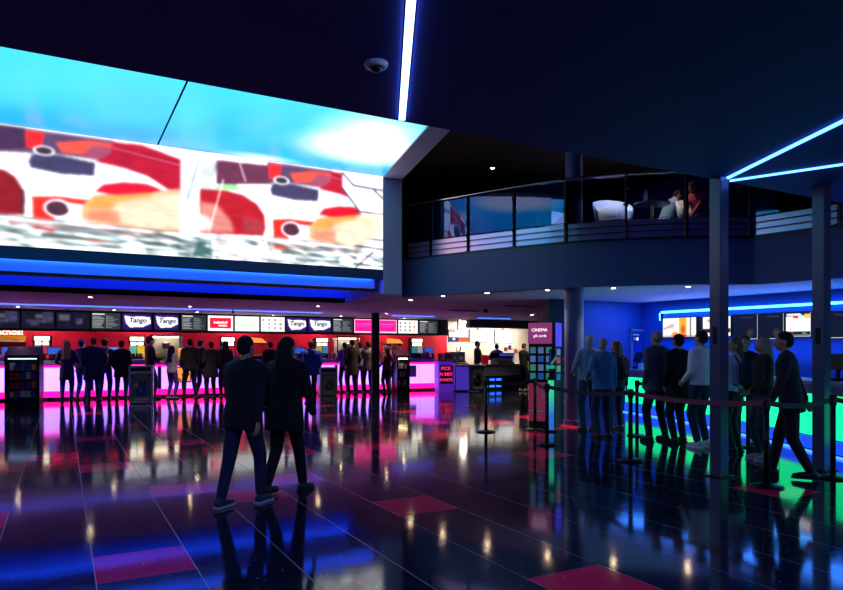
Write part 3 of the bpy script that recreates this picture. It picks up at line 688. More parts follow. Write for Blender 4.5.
def till(u, lbl, off=.25):
    x, y = cpt(u, off); r = empty('till', lbl, 'till', (x, y, 1.17), CANG, 'tills on the snack counter')
    build('base', B(-.13,.13,.0,.22,0,.05, bev=.006), M_darkmetal, r); build('stem', B(-.03,.03,.1,.14,.05,.2), M_darkmetal, r)
    rot = Matrix.Translation((0,.12,.28)) @ Matrix.Rotation(R(-15),4,'X')
    build('monitor', B(-.19,.19,-.015,.02,-.12,.13, bev=.006, M=rot), M_black, r)
    build('display', B(-.16,.16,.021,.023,-.1,.11, M=rot), mat('till_glow', '4080c0', .4, emit='3a70d0', es=.7), r)
    build('customer_display', B(-.17,.17,-.018,-.015,-.1,.11, M=rot), mat('till_front', '3a6ac0', .3, emit='2c62d8', es=.55), r)
for u, l in [(8,'at the left edge below the yellow sign'),(54,'right of the teal and pink drinks dispenser'),(112,'between the huddled customers and the red handbag'),(186,'by the two dark-coated customers'),(300,'behind the blue jacket'),(372,'behind the slim column'),(430,'at the right end of the snack counter')]:
    till(u, 'angled dark till screen '+l)
# small goods on counter: cups, tubs, bottles, sweet boxes
def tub(x, y, z, c, h=.2, lbl=None, grp=None, name='popcorn_tub', cat='tub'):
    b_ = lathe(bmesh.new(), [(.05,0),(.075,h),(.07,h),(.047,.01)], 14); o = build(name, b_, c, loc=(x, y, z), smooth=True); tag(o, lbl, cat, grp); return o
rn = random.Random(3)
cols = [mat('tub_red','d02030',.5), mat('tub_white','e8e4e0',.5), mat('tub_blue','2848b0',.5), M_gold, mat('tub_purple','7030a0',.5)]
cn = ['red','white','blue','yellow','purple']
spots_u = [0,3,14,18,22,27,31,36,48,60,63,66,145,149,180,183,203,207,235,242,270,277,284,291,308,330,334,362,366,380,405,409,423,427,433]
for i, u in enumerate(spots_u):
    x, y = cpt(u, rn.uniform(.12,.2)); k = rn.randrange(5); hh = rn.choice([.16,.2,.24])
    near = 'left of the first bin' if u < 130 else ('between the bins' if u < 320 else 'right of the second bin')
    tub(x, y, 1.17, cols[k], hh, f'small {cn[k]} paper tub on the snack counter {near}', f'paper tubs on the snack counter {near}')
for i, u in enumerate([5,11,25,33,150,176,240,268,286,338,345,408,425]):
    x, y = cpt(u, .32); o = build('drink_bottle', lathe(bmesh.new(), [(.032,0),(.035,.01),(.035,.16),(.014,.21),(.014,.24),(.016,.24),(.016,.26)], 12), mat(['bot_red','bot_green','bot_clear'][i%3], ['b02028','208048','a0b8d0'][i%3], .2), loc=(x, y, 1.17), smooth=True)
    tag(o, f"{['red','green','pale'][i%3]} plastic drink bottle standing on the snack counter", 'bottle', 'drink bottles on the snack counter')
# yellow popcorn scoop box and lit display by the white-jacket customer
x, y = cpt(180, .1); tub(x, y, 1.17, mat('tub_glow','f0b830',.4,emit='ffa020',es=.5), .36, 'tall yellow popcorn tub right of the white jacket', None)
x, y = cpt(181, -.02); o = empty('food_display', 'orange lit food display set into the counter right of the white jacket', 'display', (x, y-.03, .45), CANG)
build('frame', B(-.3,.3,0,.03,0,.5), M_steel, o); build('lit_shelf', B(-.27,.27,-.01,0,.04,.46), mat('warm_food','f0a050',.4,emit='ff9a4a',es=.9), o)
bm = bmesh.new()
for k in range(6): bmesh.ops.create_icosphere(bm, subdivisions=2, radius=.045, matrix=Matrix.Translation((-.22+.088*k, -.02, .1+.16*(k % 2))))
build('snack_bag', bm, M_gold, o)
x, y = cpt(411, -.02); o = build('counter_notice', B(-.2,.2,0,.012,0,.42, bev=.003), mat('grey_notice','6a5c88',.5), loc=(x, y-.02, .5), rz=CANG); tag(o, 'grey square notice stuck on the glowing counter front right of the snack cabinet', 'notice')

for i in range(34):
    X = -2.2 + i*.42 + rn.uniform(-.08, .08)
    if any(abs(X-atY(u, 23.56)) < .65 for u in (167, 349)): continue
    k = rn.randrange(5); kind = i % 3; side = 'left of' if X < atY(167, 23.6) else ('between' if X < atY(349, 23.6) else 'right of')
    plc = {'left of':'left of both popcorn cabinets','between':'between the popcorn cabinets','right of':'right of both popcorn cabinets'}[side]
    if kind == 0:
        r = empty('cup_stack', f'tall stack of {cn[k]} drink cups on the back worktop {plc}', 'cups', (X, 23.75, .96), 0, f'stacked cups on the back worktop {plc}')
        for j in range(3): build('cup', lathe(bmesh.new(), [(.035,j*.17),(.05,j*.17+.16),(.052,j*.17+.165)], 12), cols[(k+j) % 5 if j == 1 else k], r, smooth=True)
    elif kind == 1:
        r = empty('sweet_jar', f'clear jar of {cn[k]} sweets on the back worktop {plc}', 'jar', (X, 23.8, .96), 0, f'sweet jars on the back worktop {plc}')
        build('glass', lathe(bmesh.new(), [(.08,0),(.09,.02),(.09,.3),(.07,.34)], 14), M_clear, r, smooth=True); build('sweets', lathe(bmesh.new(), [(.075,.01),(.082,.03),(.08,.22),(.05,.26)], 14), cols[k], r, smooth=True); build('lid', lathe(bmesh.new(), [(.072,.34),(.075,.38)], 14), M_steel, r)
    else:
        r = empty('goods_box', f'{cn[k]} goods box with pale label on the back worktop {plc}', 'box', (X, 23.7, .96), rn.uniform(-.2,.2), f'goods boxes on the back worktop {plc}')
        hh = rn.uniform(.25,.5); build('carton', B(-.14,.14,-.1,.1,0,hh,bev=.005), cols[k], r); build('label', B(-.1,.1,-.104,-.1,hh*.4,hh*.75), M_white_pl, r)
# ---- fridge style open cabinets in front of the counter
def chiller(u, v, w_, h_, lbl, glow, rows=4):
    x, y = G(u, v); r = empty('snack_cabinet', lbl, 'cabinet', (x, y, 0), R(-8))
    bm = bmesh.new(); box(bm, -w_/2, -w_/2+.05, 0, .6, 0, h_); box(bm, w_/2-.05, w_/2, 0, .6, 0, h_); box(bm, -w_/2, w_/2, .55, .6, 0, h_); box(bm, -w_/2, w_/2, 0, .6, 0, .22); box(bm, -w_/2, w_/2, 0, .6, h_-.08, h_)
    build('cabinet_body', bm, M_darkmetal, r)
    bm = bmesh.new(); v_ = [bm.verts.new(p) for p in [(-w_/2,0,h_),(w_/2,0,h_),(w_/2,.5,h_+.22),(-w_/2,.5,h_+.22),(-w_/2,.6,h_),(w_/2,.6,h_)]]
    for f in [(0,1,2,3),(0,3,4),(1,5,2),(3,2,5,4),(0,4,5,1)]: bm.faces.new([v_[i] for i in f])
    build('sloping_top', bm, mat('dark_red_top','4a1820',.4), r)
    build('inner_light', B(-w_/2+.07, w_/2-.07, .04, .07, h_-.11, h_-.08), glow, r)
    rn = random.Random(int(u))
    for k in range(rows):
        z = .26+k*(h_-.42)/rows; build('shelf', B(-w_/2+.05, w_/2-.05, .05, .55, z, z+.015), M_steel, r)
        n = 5
        for j in range(n):
            c = rn.choice(cols+[M_white_pl]); a = -w_/2+.08+(w_-.16)*(j+.1)/n
            build('carton', B(a, a+(w_-.16)/n*.8, .1, .3, z+.015, z+.015+rn.uniform(.12,.19)), c, r)
    return r
chiller(22, 408, .78, 1.35, 'dark open snack cabinet standing before the counter at the left edge', mat('cool_lamp','c0d8ff',.4,emit='a8c8ff',es=2))
chiller(403.5, 393.5, .46, 1.28, 'slim open snack cabinet with lit shelves right of the slim column', mat('warm_lamp','ffe8c0',.4,emit='ffdca0',es=14), 3)
# ---- bins with posters
def poster_img(w_, h_, kind):
    im = Img(w_, h_, 40, 54, (.42,.46,.42))
    c1, c2 = ((.10,.22,.62),(.15,.5,.45)) if kind == 'blue' else ((.05,.05,.05),(.2,.48,.12))
    im.rect(0,0,w_,h_*.12,(.2,.2,.24)); im.poly([(0,h_*.6),(w_*.3,h_*.7),(w_*.2,h_),(0,h_)], c2, 1); im.poly([(w_,h_*.5),(w_*.75,h_*.7),(w_*.7,h_),(w_,h_)], c2, 1)
    im.ell(w_*.5,h_*.62,w_*.30,h_*.27,c1,.15); im.ell(w_*.42,h_*.42,w_*.12,h_*.16,c1,.2); im.ell(w_*.66,h_*.40,w_*.1,h_*.14,c1,.2); im.ell(w_*.5,h_*.6,w_*.1,h_*.08,(.5,.5,.52),.4); im.ell(w_*.28,h_*.42,w_*.14,h_*.1,(.75,.8,.8),.3,.8)
    im.poly([(w_*.1,h_*.9),(w_*.9,h_*.86),(w_*.85,h_*.97),(w_*.2,h_*.97)], (.7,.7,.72), 1)
    return im
def bin_(x, y, w_, h_, kind, lbl, rz=0, d=.5):
    r = empty('litter_bin', lbl, 'bin', (x, y, 0), rz, None)
    build('body', B(-w_/2, w_/2, 0, d, .03, h_, bev=.012), M_steel if kind == 'blue' else mat('grey_bin','98a0b0',.4), r)
    build('foot', B(-w_/2+.03, w_/2-.03, .03, d-.03, 0, .03), M_black, r)
    build('flap', B(-w_/2+.06, w_/2-.06, -.008, .0, h_-.16, h_-.05), M_darkmetal, r)
    im = poster_img(w_-.1, h_-.3, kind); display('poster', im, M_print, r, (-w_/2+.05, -.006, .08))
    text('Coming soon', .07, M_white_pl, r, (0, -.012, h_-.28), ext=.001)
x, y = G(141, 404); bin_(x, y, .62, 1.05, 'blue', 'litter bin with blue creature poster behind the red handbag customer', R(-8))
x, y = G(329, 396); bin_(x, y, .58, .92, 'green', 'litter bin with green and black poster right of the blue jacket', R(-8))
# striped poster unit + cafe front units
x, y = G(446, 392.3); r = empty('poster_stand', 'purple framed stand with pink slanted words at the counter end', 'stand', (x, y, 0), R(-14))
build('frame', B(-.27,.27,0,.5,0,1.08, bev=.01), mat('lilac_frame','9060e0',.4,emit='7a30ff',es=.25), r); build('poster', B(-.21,.24,-.006,0,.3,.95), mat('dark_poster','1a1030',.4), r)
build('ledge', B(-.3,.3,-.03,.52,1.08,1.14), M_top, r)
for k, t_ in enumerate(['PICK', 'N MIX', 'SWEETS']): text(t_, .17 if k < 2 else .13, mat('pink_words','ff3090',.4,emit='ff3080',es=.9), r, (0, -.01, .83-k*.2), ext=.002, bold=.004)
# sweet dispensers heap on the stand ledge
for k in range(4): tub(x-.2+.13*k, y+.12-.02*k, 1.14, cols[[0,1,2,0][k]], .22, f'{["red","white","blue","red"][k]} cup standing on the pink-worded stand', 'cups on the pink-worded stand')

# ---- cafe
x, y = G(462, 391.5); x2, y2 = G(485.5, 391.5)
cang = math.atan2(y2-y, x2-x); L = math.dist((x,y),(x2,y2))
xa, ya = G(455, 391.6); La = math.dist((xa,ya),(x2,y2)); cang = math.atan2(y2-ya, x2-xa)
r = empty('cafe_counter', 'grey cafe counter block with green poster and violet front', 'counter', (xa, ya, 0), cang)
build('carcass', B(0, La, .02, .42, .03, .92), mat('grey_block','8890a8',.5), r); build('violet_front', B(.04, La*.45, 0, .02, .06, .88), mat('violet_front','6a50c0',.5,emit='5038c8',es=.45), r)
build('worktop', B(-.02, La+.02, -.03, .44, .92, .97), M_white_pl, r)
im = poster_img(La*.42, .76, 'green'); display('poster', im, M_print, r, (La*.53, -.004, .08)); text('Refresh', .09, M_white_pl, r, (La*.74, -.01, .78), ext=.001)
# long dark cafe bar with blue glow
P0 = (x2+.12, y2+.45); Q0 = G(529, 388); L = math.dist(P0, Q0); an = math.atan2(Q0[1]-P0[1], Q0[0]-P0[0])
r = empty('cafe_bar', 'long dark cafe bar with blue glowing marks along its foot', 'counter', (*P0, 0), an)
build('carcass', B(0, L, .1, .7, 0, .9), mat('bar_front','8c8ea8',.35), r); build('worktop', B(-.0, L, .04, .78, .9, .95), M_steel, r)
build('lower_panel', B(0, L, .07, .1, 0, .52), mat('bar_lower','101420',.3), r)
for k in range(3):
    for j in range(2): build('blue_glow', B(.15+k*.36, .15+k*.36+.26, .055, .07, .1+j*.24, .18+j*.24), mat('blue_glow','3070ff',.4,emit='2a70ff',es=1.6), r)
struct('trim_11', B(atY(470,22.3), XR, 22.3, 22.6, 2.38, ZL), mat('taupe_bulkhead','4a4650',.6))
M_scrw = M_scr
def cafetv(u0, u1, v0, v1, Y, kind, lbl):
    x0, x1 = atY(u0, Y), atY(u1, Y); z0, z1 = zat((u0+u1)/2, v1, Y), zat((u0+u1)/2, v0, Y); w_, h_ = x1-x0, z1-z0
    im = Img(w_, h_, 48, 30, (.96,.96,.93))
    if kind == 0: im.rect(0,h_*.62,w_*.5,h_,(.2,.2,.45),1); im.rect(w_*.5,h_*.62,w_,h_,(.92,.35,.2),1); im.ell(w_*.25,h_*.75,w_*.1,h_*.12,(.9,.9,.95),.4); im.rect(0,0,w_*.3,h_*.2,(.9,.6,.5),2)
    else:
        for k in range(6): im.rect(w_*.12,h_*(.15+k*.12),w_*random.uniform(.5,.85),h_*(.18+k*.12),(.65,.6,.55),0,.6)
    r = empty('cafe_menu_screen', lbl, 'menu screen', (x0, Y, z0), 0, 'hanging screens over the cafe')
    display('screen_picture', im, M_scr, r); build('bezel', B(-.02,w_+.02,.003,.06,-.02,h_+.02), M_black, r); build('hanger', B(w_/2-.02,w_/2+.02,.06,.1,0,ZL-z0), M_darkmetal, r)
cafetv(449,468.5,330,342,23.0,0,'cafe screen with orange and violet lower half, leftmost of three'); cafetv(469.8,487,330,342,23.0,1,'plain cream cafe screen, middle of three'); cafetv(495,513,330,343,23.0,1,'white cafe screen standing apart, rightmost of three')
for i, x in enumerate([15.2, 17.2]):  # battens added out of sight to brighten the cafe wall
    r = empty('fill_batten', 'white batten light above the cafe wall '+['left','right'][i], 'ceiling light', (x, 23.4, ZL)); build('housing', B(-.6,.6,-.05,.05,-.04,0), M_trim, r); build('diffuser', B(-.58,.58,-.04,.04,-.055,-.04), mat('batten2', 'fff0e0', .4, emit='fff0e0', es=230), r)
# coffee machine, red bags, cake display
x = atY(462, 22.6); r = empty('coffee_machine', 'steel coffee machine on the cafe back shelf', 'coffee machine', (x, 22.9, 0)); 
build('stand', B(-.5,.5,0,.5,0,.95), M_dark, r); build('body', B(-.36,.36,.02,.45,.99,1.4,bev=.02), M_steel, r); build('hopper', lathe(bmesh.new(), [(.06,1.4),(.1,1.45),(.11,1.6),(.1,1.62)], 14, (.15,.22)), M_clear, r); build('drip_tray', B(-.34,.34,-.06,.02,.97,1.03), M_darkmetal, r)
for k in (-.15,.15): build('group_head', lathe(bmesh.new(), [(.03,1.12),(.035,1.2)], 10, (k,-.02)), M_chrome, r)
bx, by = rayline(490, P0, Q0); o = empty('gift_bag', 'red gift bag on the cafe bar between the two staff', 'bag', (bx+.05, by+.4, .95)); build('body', B(-.13,.13,-.06,.06,0,.34,bev=.006), mat('bag_red','e01828',.5,emit='e01828',es=.15), o); build('handle', tube(bmesh.new(), [(-.05,0,.34),(-.05,0,.42),(.05,0,.42),(.05,0,.34)], .006, 6), M_white_pl, o)
bx, by = rayline(508, P0, Q0); o = empty('cake_display', 'glass cake display on the cafe bar right of the staff', 'display', (bx, by+.35, .95), an)
build('base', B(-.45,.45,-.2,.2,0,.06), M_steel, o); build('glass', B(-.45,.45,-.2,.2,.06,.42), M_clear, o); build('cream_tray', B(-.43,.43,-.1,.18,.061,.2), M_white_pl, o); build('blue_label', B(-.4,.4,-.215,-.205,.3,.4), mat('blue_lbl','3048a0',.4,emit='3048c0',es=.5), o)
bm = bmesh.new(); 
for k in range(6): lathe(bm, [(.05,.08),(.06,.14),(.02,.18)], 10, (-.35+.14*k, 0))
build('muffin', bm, mat('cake','a06838',.8), o)
# shop decor dots on white wall
for k, (u, v) in enumerate([(506,349),(510,347),(516,351)]):
    o = build('wall_plaque', lathe(bmesh.new(), [(.09,0),(.1,.02),(.09,.03)], 16), mat('plq%d'%k, ['603020','402868','a05030'][k], .5)); o.rotation_euler = (PI/2,0,0); o.location = (atY(u, 24.15), 24.19, zat(u, v, 24.19)); tag(o, ['small brown','small violet','small rust'][k]+' round plaque on the cream cafe wall', 'plaque')

# ---- gift card stand
x, y = G(541, 427.5); r = empty('gift_card_stand', 'tall pink topped gift card stand with rows of cards', 'stand', (x+.02, y, 0), R(-55))
build('frame', B(-.26,.26,0,.42,0,2.0, bev=.008), M_black, r)
build('pink_header', B(-.26,.2,-.02,0,1.6,2.0), mat('pink_hdr','a04c88',.45,emit='c84c98',es=.3), r)
build('violet_side', B(.262,.275,0,.42,1.55,2.0), mat('violet_side','5a50e0',.4,emit='5048ff',es=.55), r)
text('CINEMA', .085, M_w, r, (-.04,-.028,1.86), ext=.002); text('gift cards', .07, M_w, r, (-.03,-.028,1.75), ext=.001)
build('pink_lower', B(-.26,.2,-.012,0,.12,.86), mat('pink_low','a03c58',.45,emit='d03c60',es=.18), r)
text('GIFT', .15, M_white_pl, r, (.05,-.018,.6), rot=(PI/2, R(-80), 0), ext=.001); 
build('white_line', B(-.26,.2,-.016,-.012,.3,.33), M_white_pl, r)
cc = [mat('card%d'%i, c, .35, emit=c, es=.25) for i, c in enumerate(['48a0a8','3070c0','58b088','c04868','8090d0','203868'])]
for k in range(4):
    z = .92+k*.165; build('ledge', B(-.25,.25,-.05,0,z-.01,z), M_darkmetal, r)
    for j in range(3): build('gift_card', B(-.22+j*.155,-.22+j*.155+.105,-.03,-.022,z,z+.12), cc[(k*2+j*(1+k)) % 6], r)
# side goods racks on the violet side
for k in range(4): build('side_card', B(.262,.272,.08,.34,.9+k*.16,1.02+k*.16), cc[(k+1) % 6], r)
# green lit totem
x, y = atD(551, 12.0); gl = bpy.data.materials.new('green_to_blue_tube'); gl.use_nodes = True; nt = gl.node_tree; b = nt.nodes['Principled BSDF']
tc = nt.nodes.new('ShaderNodeTexCoord'); sp = nt.nodes.new('ShaderNodeSeparateXYZ'); rp = nt.nodes.new('ShaderNodeValToRGB'); nt.links.new(tc.outputs['Generated'], sp.inputs[0]); nt.links.new(sp.outputs[2], rp.inputs[0]); nt.links.new(rp.outputs[0], b.inputs['Emission Color']); b.inputs['Emission Strength'].default_value = .75
rp.color_ramp.elements[0].color = (*lin('1060c8'),1); rp.color_ramp.elements[0].position = .3; rp.color_ramp.elements[1].color = (*lin('18d890'),1); rp.color_ramp.elements[1].position = .75
r = empty('light_totem', 'green and blue glowing totem behind the barrier post', 'totem', (x, y, 0), R(-34))
build('base', B(-.1,.1,-.1,.1,0,.03), M_black, r); build('lit_tube', B(-.05,.05,-.03,.03,.03,.93), gl, r); build('cap', B(-.06,.06,-.04,.04,.93,.99), M_black, r); build('back_post', B(-.03,.03,.03,.07,.03,1.5), M_black, r)
build('teal_blade', B(-.09,.07,-.02,.0,1.14,1.2), mat('teal_blade','20a0a0',.4,emit='20b0a0',es=.5), r)
bm = tube(bmesh.new(), [(.0,-.03,1.22),(.1,-.03,1.36)], .022, 8); build('leaflet', bm, cc[2], r)
bm = tube(bmesh.new(), [(-.02,-.03,1.25),(-.02,-.03,1.5)], .012, 8); build('rod', bm, M_chrome, r)

# ---------------------------------------------------------------- box office (right)
ZB = 2.7
EA, EB = (10.15,12.3), (13.15,12.3)
struct('wall_box_office_end', B(10.6, 13.3, 12.3, 12.5, 0, ZB), M_blue)
struct('wall_dark_side', prism(bmesh.new(), [(10.15,12.3),(10.6,12.3),(10.6,12.5),(19.6,24.2),(19.2,24.2)], 0, ZB), M_dark)
BW = [(13.15,12.4),(13.6,7.5),(14.3,2.4)]
struct('wall_box_office', wallstrip(bmesh.new(), BW[::-1], 0, ZB, -.2) , M_blue)
# leaflet rack on dark wall
o = empty('leaflet_rack', 'black leaflet rack on the dark wall left of the thick column', 'rack', (10.18, 12.26, 0))
build('frame', B(0,.42,-.12,.0,.02,1.95), M_black, o)
for k in range(7): build('pocket', B(.02,.4,-.16,-.12,.2+k*.25,.22+k*.25), M_darkmetal, o)
for k in range(7):
    for j in range(2): build('leaflet', B(.05+j*.18,.18+j*.18,-.14,-.13,.22+k*.25,.3+k*.25), mat('leaf%d'%(k%3), ['303848','55607c','2a2c3a'][k%3], .5), o)
build('edge_light', B(.43,.445,-.16,-.14,.0,2.2), mat('violet_edge','6040a0',.4,emit='5a38b0',es=.35), o)
# door on end wall
dx = atY(629, 12.3); 
dr = struct('door_1', B(dx+.06, dx+.55, 12.26, 12.29, 0, 1.95), mat('door_blue','2c48b8',.4))
struct('trim_12', B(dx, dx+.06, 12.22, 12.29, 0, 1.98), mat('lilac_jamb','9080b0',.4))
struct('trim_13', B(dx, dx+.61, 12.22, 12.29, 1.95, 2.02), mat('lilac_jamb','9080b0',.4))
o = empty('door_sign', 'small pale pictogram sign over the blue door', 'sign', (dx+.02, 12.2, 1.7)); build('plate', B(0,.26,0,.012,0,.22), mat('sign_navy','403878',.4), o)
build('letter_row', B(.02,.24,-.004,0,.15,.19), M_white_pl, o); build('arrow_mark', B(.14,.2,-.004,0,.03,.1), M_w, o); build('figure_mark', B(.04,.1,-.004,0,.03,.1), M_white_pl, o)
o = empty('wall_speaker', 'black speaker on the blue wall right of the door', 'speaker', (atY(649,12.2), 12.05, 1.58)); build('cabinet', B(-.1,.1,0,.2,0,.42,bev=.01), M_black, o); build('woofer', B(-.07,.07,-.006,0,.05,.19), M_darkmetal, o); build('bracket', B(-.03,.03,.2,.24,.15,.25), M_darkmetal, o)
o = empty('security_camera', 'small white corner camera high on the blue wall', 'camera', (atY(659,12.0), 11.9, 2.5)); build('body', B(-.05,.05,-.1,.08,0,.08,bev=.01), M_white_pl, o); build('arm', B(-.015,.015,.08,.39,.02,.05), M_white_pl, o)
# screens on the box office wall
def wpt(u, off=0):
    for P, Q in zip(BW, BW[1:]):
        p = rayline(u, P, Q)
        if min(P[1],Q[1])-1e-6 <= p[1] <= max(P[1],Q[1])+1e-6 or Q is BW[-1]:
            d = Vector((Q[0]-P[0], Q[1]-P[1])).normalized(); n = Vector((d.y, -d.x))
            if n.x > 0: n = -n
            return (p[0]+n.x*off, p[1]+n.y*off), math.atan2(d.y, d.x)
pa, _ = wpt(664.5, .12); pm = (13.6-.12, 7.5); pb = (14.3-.12, 2.4)
for i, (p, q) in enumerate([(pa, pm), (pm, pb)]):
    strip('wall_light_strip', (*p, 2.44), (*q, 2.44), .05, M_cyanstrip, ['cyan light strip over the box office screens','cyan light strip over the box office beyond the right column'][i], th=.05)
strip('wall_light_strip', (pa[0], pa[1], 2.40), (pa[0], pa[1]-.005, 2.22), .05, M_cyanstrip, 'short upright cyan light strip left of the orange poster screen', th=.05)
def bscreen(u0, u1, z0, z1, kind, lbl):
    (p, an1), (q, _) = wpt(u0, .1), wpt(u1, .1); L = math.dist(p, q); an2 = math.atan2(q[1]-p[1], q[0]-p[0])
    im = Img(L, z1-z0, 60, 36, (.93,.9,.86)); h_ = z1-z0
    if kind == 'orange':
        im.rect(L*.5,0,L*.72,h_,(.98,.62,.12),1); im.ell(L*.28,h_*.4,L*.16,h_*.25,(.8,.72,.7),.7,.7); im.line((L*.05,h_*.55),(L*.3,h_*.4),.03,(.6,.5,.5),.6)
        im.ell(L*.62,h_*.62,L*.08,h_*.3,(.75,.35,.15),.4); im.ell(L*.38,h_*.88,L*.14,h_*.18,(.95,.55,.25),.4); im.rect(L*.82,0,L*.86,h_,(.35,.25,.22),1); im.rect(0,h_*.92,L,h_,(.5,.35,.3),2,.7); im.ell(L*.65,h_*.95,L*.1,h_*.1,(.8,.15,.1),.5)
    if kind == 'list':
        im.rect(0,0,L,h_*.16,(.1,.08,.1)); im.rect(L*.03,h_*.03,L*.6,h_*.12,(.85,.85,.9)); im.rect(L*.3,h_*.13,L*.5,h_*.24,(.85,.15,.15)); im.rect(L*.5,h_*.1,L*.7,h_*.22,(.6,.85,.9)); im.rect(L*.75,h_*.08,L,h_*.25,(.95,.7,.35))
        for k in range(8): im.rect(L*.04,h_*(.3+k*.055),L*.95,h_*(.31+k*.055),(.75,.72,.78),0,.7)
        im.rect(0,h_*.78,L,h_,(.1,.08,.1)); im.ell(L*.2,h_*.86,L*.14,h_*.05,(.75,.2,.2),.5); im.ell(L*.75,h_*.86,L*.12,h_*.05,(.3,.6,.4),.5); im.rect(L*.04,h_*.93,L,h_*.96,(.75,.75,.75),1)
    if kind == 'red':
        im.ell(L*.5,h_*.2,L*.4,h_*.16,(.8,.2,.2),.5); im.rect(0,h_*.62,L,h_*.8,(.15,.08,.1),1); im.ell(L*.6,h_*.72,L*.2,h_*.08,(.7,.12,.15),.4)
    if kind == 'dark':
        im.rect(0,0,L,h_,(.045,.045,.07)); im.ell(L*.7,h_*.75,L*.2,h_*.25,(.22,.17,.1),.8)
        im.line((L*.3,h_*.12),(L*.8,h_*.12),.006,(.4,.4,.45),.5)
    r = empty('ticket_screen', lbl, 'screen', (*p, z0), an2, 'screens behind the box office counter')
    display('screen_picture', im, M_scr, r); build('bezel', B(-.02,L+.02,.004,.07,-.02,h_+.02), M_black, r)
bscreen(665.5,698.5,1.80,2.26,'orange','cream and orange poster screen, leftmost behind the box office')
bscreen(700.5,704.5,1.83,2.24,'dark','narrow dark screen edge left of the steel column')
bscreen(705.5,733,1.80,2.25,'red','white and red listing screen half hidden by the steel column')
bscreen(736,760,1.72,2.26,'dark','unlit black screen, left of the two dark ones between the columns')
bscreen(762,786,1.72,2.26,'dark','unlit black screen beside the bright listing screen')
bscreen(788.5,813,1.76,2.26,'list','bright film listing screen with red and orange header')
bscreen(828,860,1.72,2.24,'dark','unlit black screen at the right edge')
# curved ticket counter
TC = catmull([(8.2,2.6),(8.75,3.9),(9.3,5.15),(9.95,6.45),(10.6,7.8),(11.3,9.6),(11.8,11.5)], 5)
r = empty('ticket_counter', 'long curved ticket counter with green glowing front and blue foot', 'counter', (TC[0][0], TC[0][1], 0))
def TCo(o): return [(p[0]-TC[0][0], p[1]-TC[0][1]) for p in offs(TC, o)]
build('green_front', wallstrip(bmesh.new(), TCo(.0), .24, .84, -.03), M_greenpanel, r)
build('blue_foot', wallstrip(bmesh.new(), TCo(.02), .05, .22, -.04), mat('blue_foot','3060ff',.3,emit='1848ff',es=1.0), r)
build('foot_light', wallstrip(bmesh.new(), TCo(.06), .0, .03, -.02), mat('foot_line','60a0ff',.3,emit='3a80ff',es=2.2), r)
build('carcass', wallstrip(bmesh.new(), TCo(-.04), .0, .98, -.55), mat('counter_dark','20242c',.5), r)
build('worktop', wallstrip(bmesh.new(), TCo(.03), .98, 1.03, -.7), mat('pale_worktop','a8b0d0',.3), r)
build('upstand', wallstrip(bmesh.new(), TCo(.01), .86, .98, -.05), mat('pale_upstand','7880a8',.3), r)
bm = bmesh.new()
for k in range(3, len(TC)-1, 3):
    p = TCo(.004)[k]; q = TCo(.004)[k+1]; an3 = math.atan2(q[1]-p[1], q[0]-p[0])
    box(bm, -.004, .004, -.004, .004, .24, .84, M=Matrix.Translation((p[0], p[1], 0)) @ Matrix.Rotation(an3, 4, 'Z'))
build('panel_joint', bm, M_black, r)
for u, lbl in [(640,'left end of the ticket counter by the blue door'),(700,'ticket counter behind the white hoodie'),(838,'ticket counter at the right edge')]:
    p = rayline(u, TC[2], TC[-1]); 
    best = min(offs(TC, -.35), key=lambda q: abs((q[0]*ray(u)[1]-q[1]*ray(u)[0])))
    o = empty('ticket_till', 'black ticket till on the '+lbl, 'till', (best[0], best[1], 1.03), R(-110))
    build('base', B(-.12,.12,-.1,.1,0,.05,bev=.006), M_darkmetal, o); build('stem', B(-.02,.02,-.02,.02,.05,.2), M_darkmetal, o)
    rot = Matrix.Translation((0,0,.27)) @ Matrix.Rotation(R(-20),4,'X'); build('monitor', B(-.18,.18,-.02,.02,-.11,.13,bev=.006,M=rot), M_black, o); build('display', B(-.16,.16,.021,.024,-.09,.11,M=rot), mat('till_glow2','204080',.4,emit='2048a0',es=.35), o)
b4 = offs(TC, -.3)[-2]; o = empty('card_box', 'white leaflet box at the far end of the ticket counter', 'box', (b4[0]-.02, b4[1]-.1, 1.03), R(-20)); build('body', B(-.14,.14,-.1,.1,0,.14,bev=.006), M_white_pl, o); build('slot', B(-.1,.1,-.104,-.1,.05,.1), M_darkmetal, o)
# blue washes: added area lamps, no fittings modelled
def area(name, loc, rot, sx, sy, e, c):
    L = bpy.data.lights.new(name, 'AREA'); L.shape = 'RECTANGLE'; L.size = sx; L.size_y = sy; L.energy = e; L.color = c
    o = bpy.data.objects.new(name, L); COL.objects.link(o); o.location = loc; o.rotation_euler = rot; return o
area('blue_wash', (12.1,10.0,2.66), (0,0,0), 1.2, 4, 58, (.03,.2,1))
area('blue_wash', (12.6,6.2,2.66), (0,0,0), 1.2, 3, 42, (.03,.2,1))
area('blue_uplight', (12.9,9.0,1.15), (PI,0,0), .6, 5, 36, (.03,.22,1))

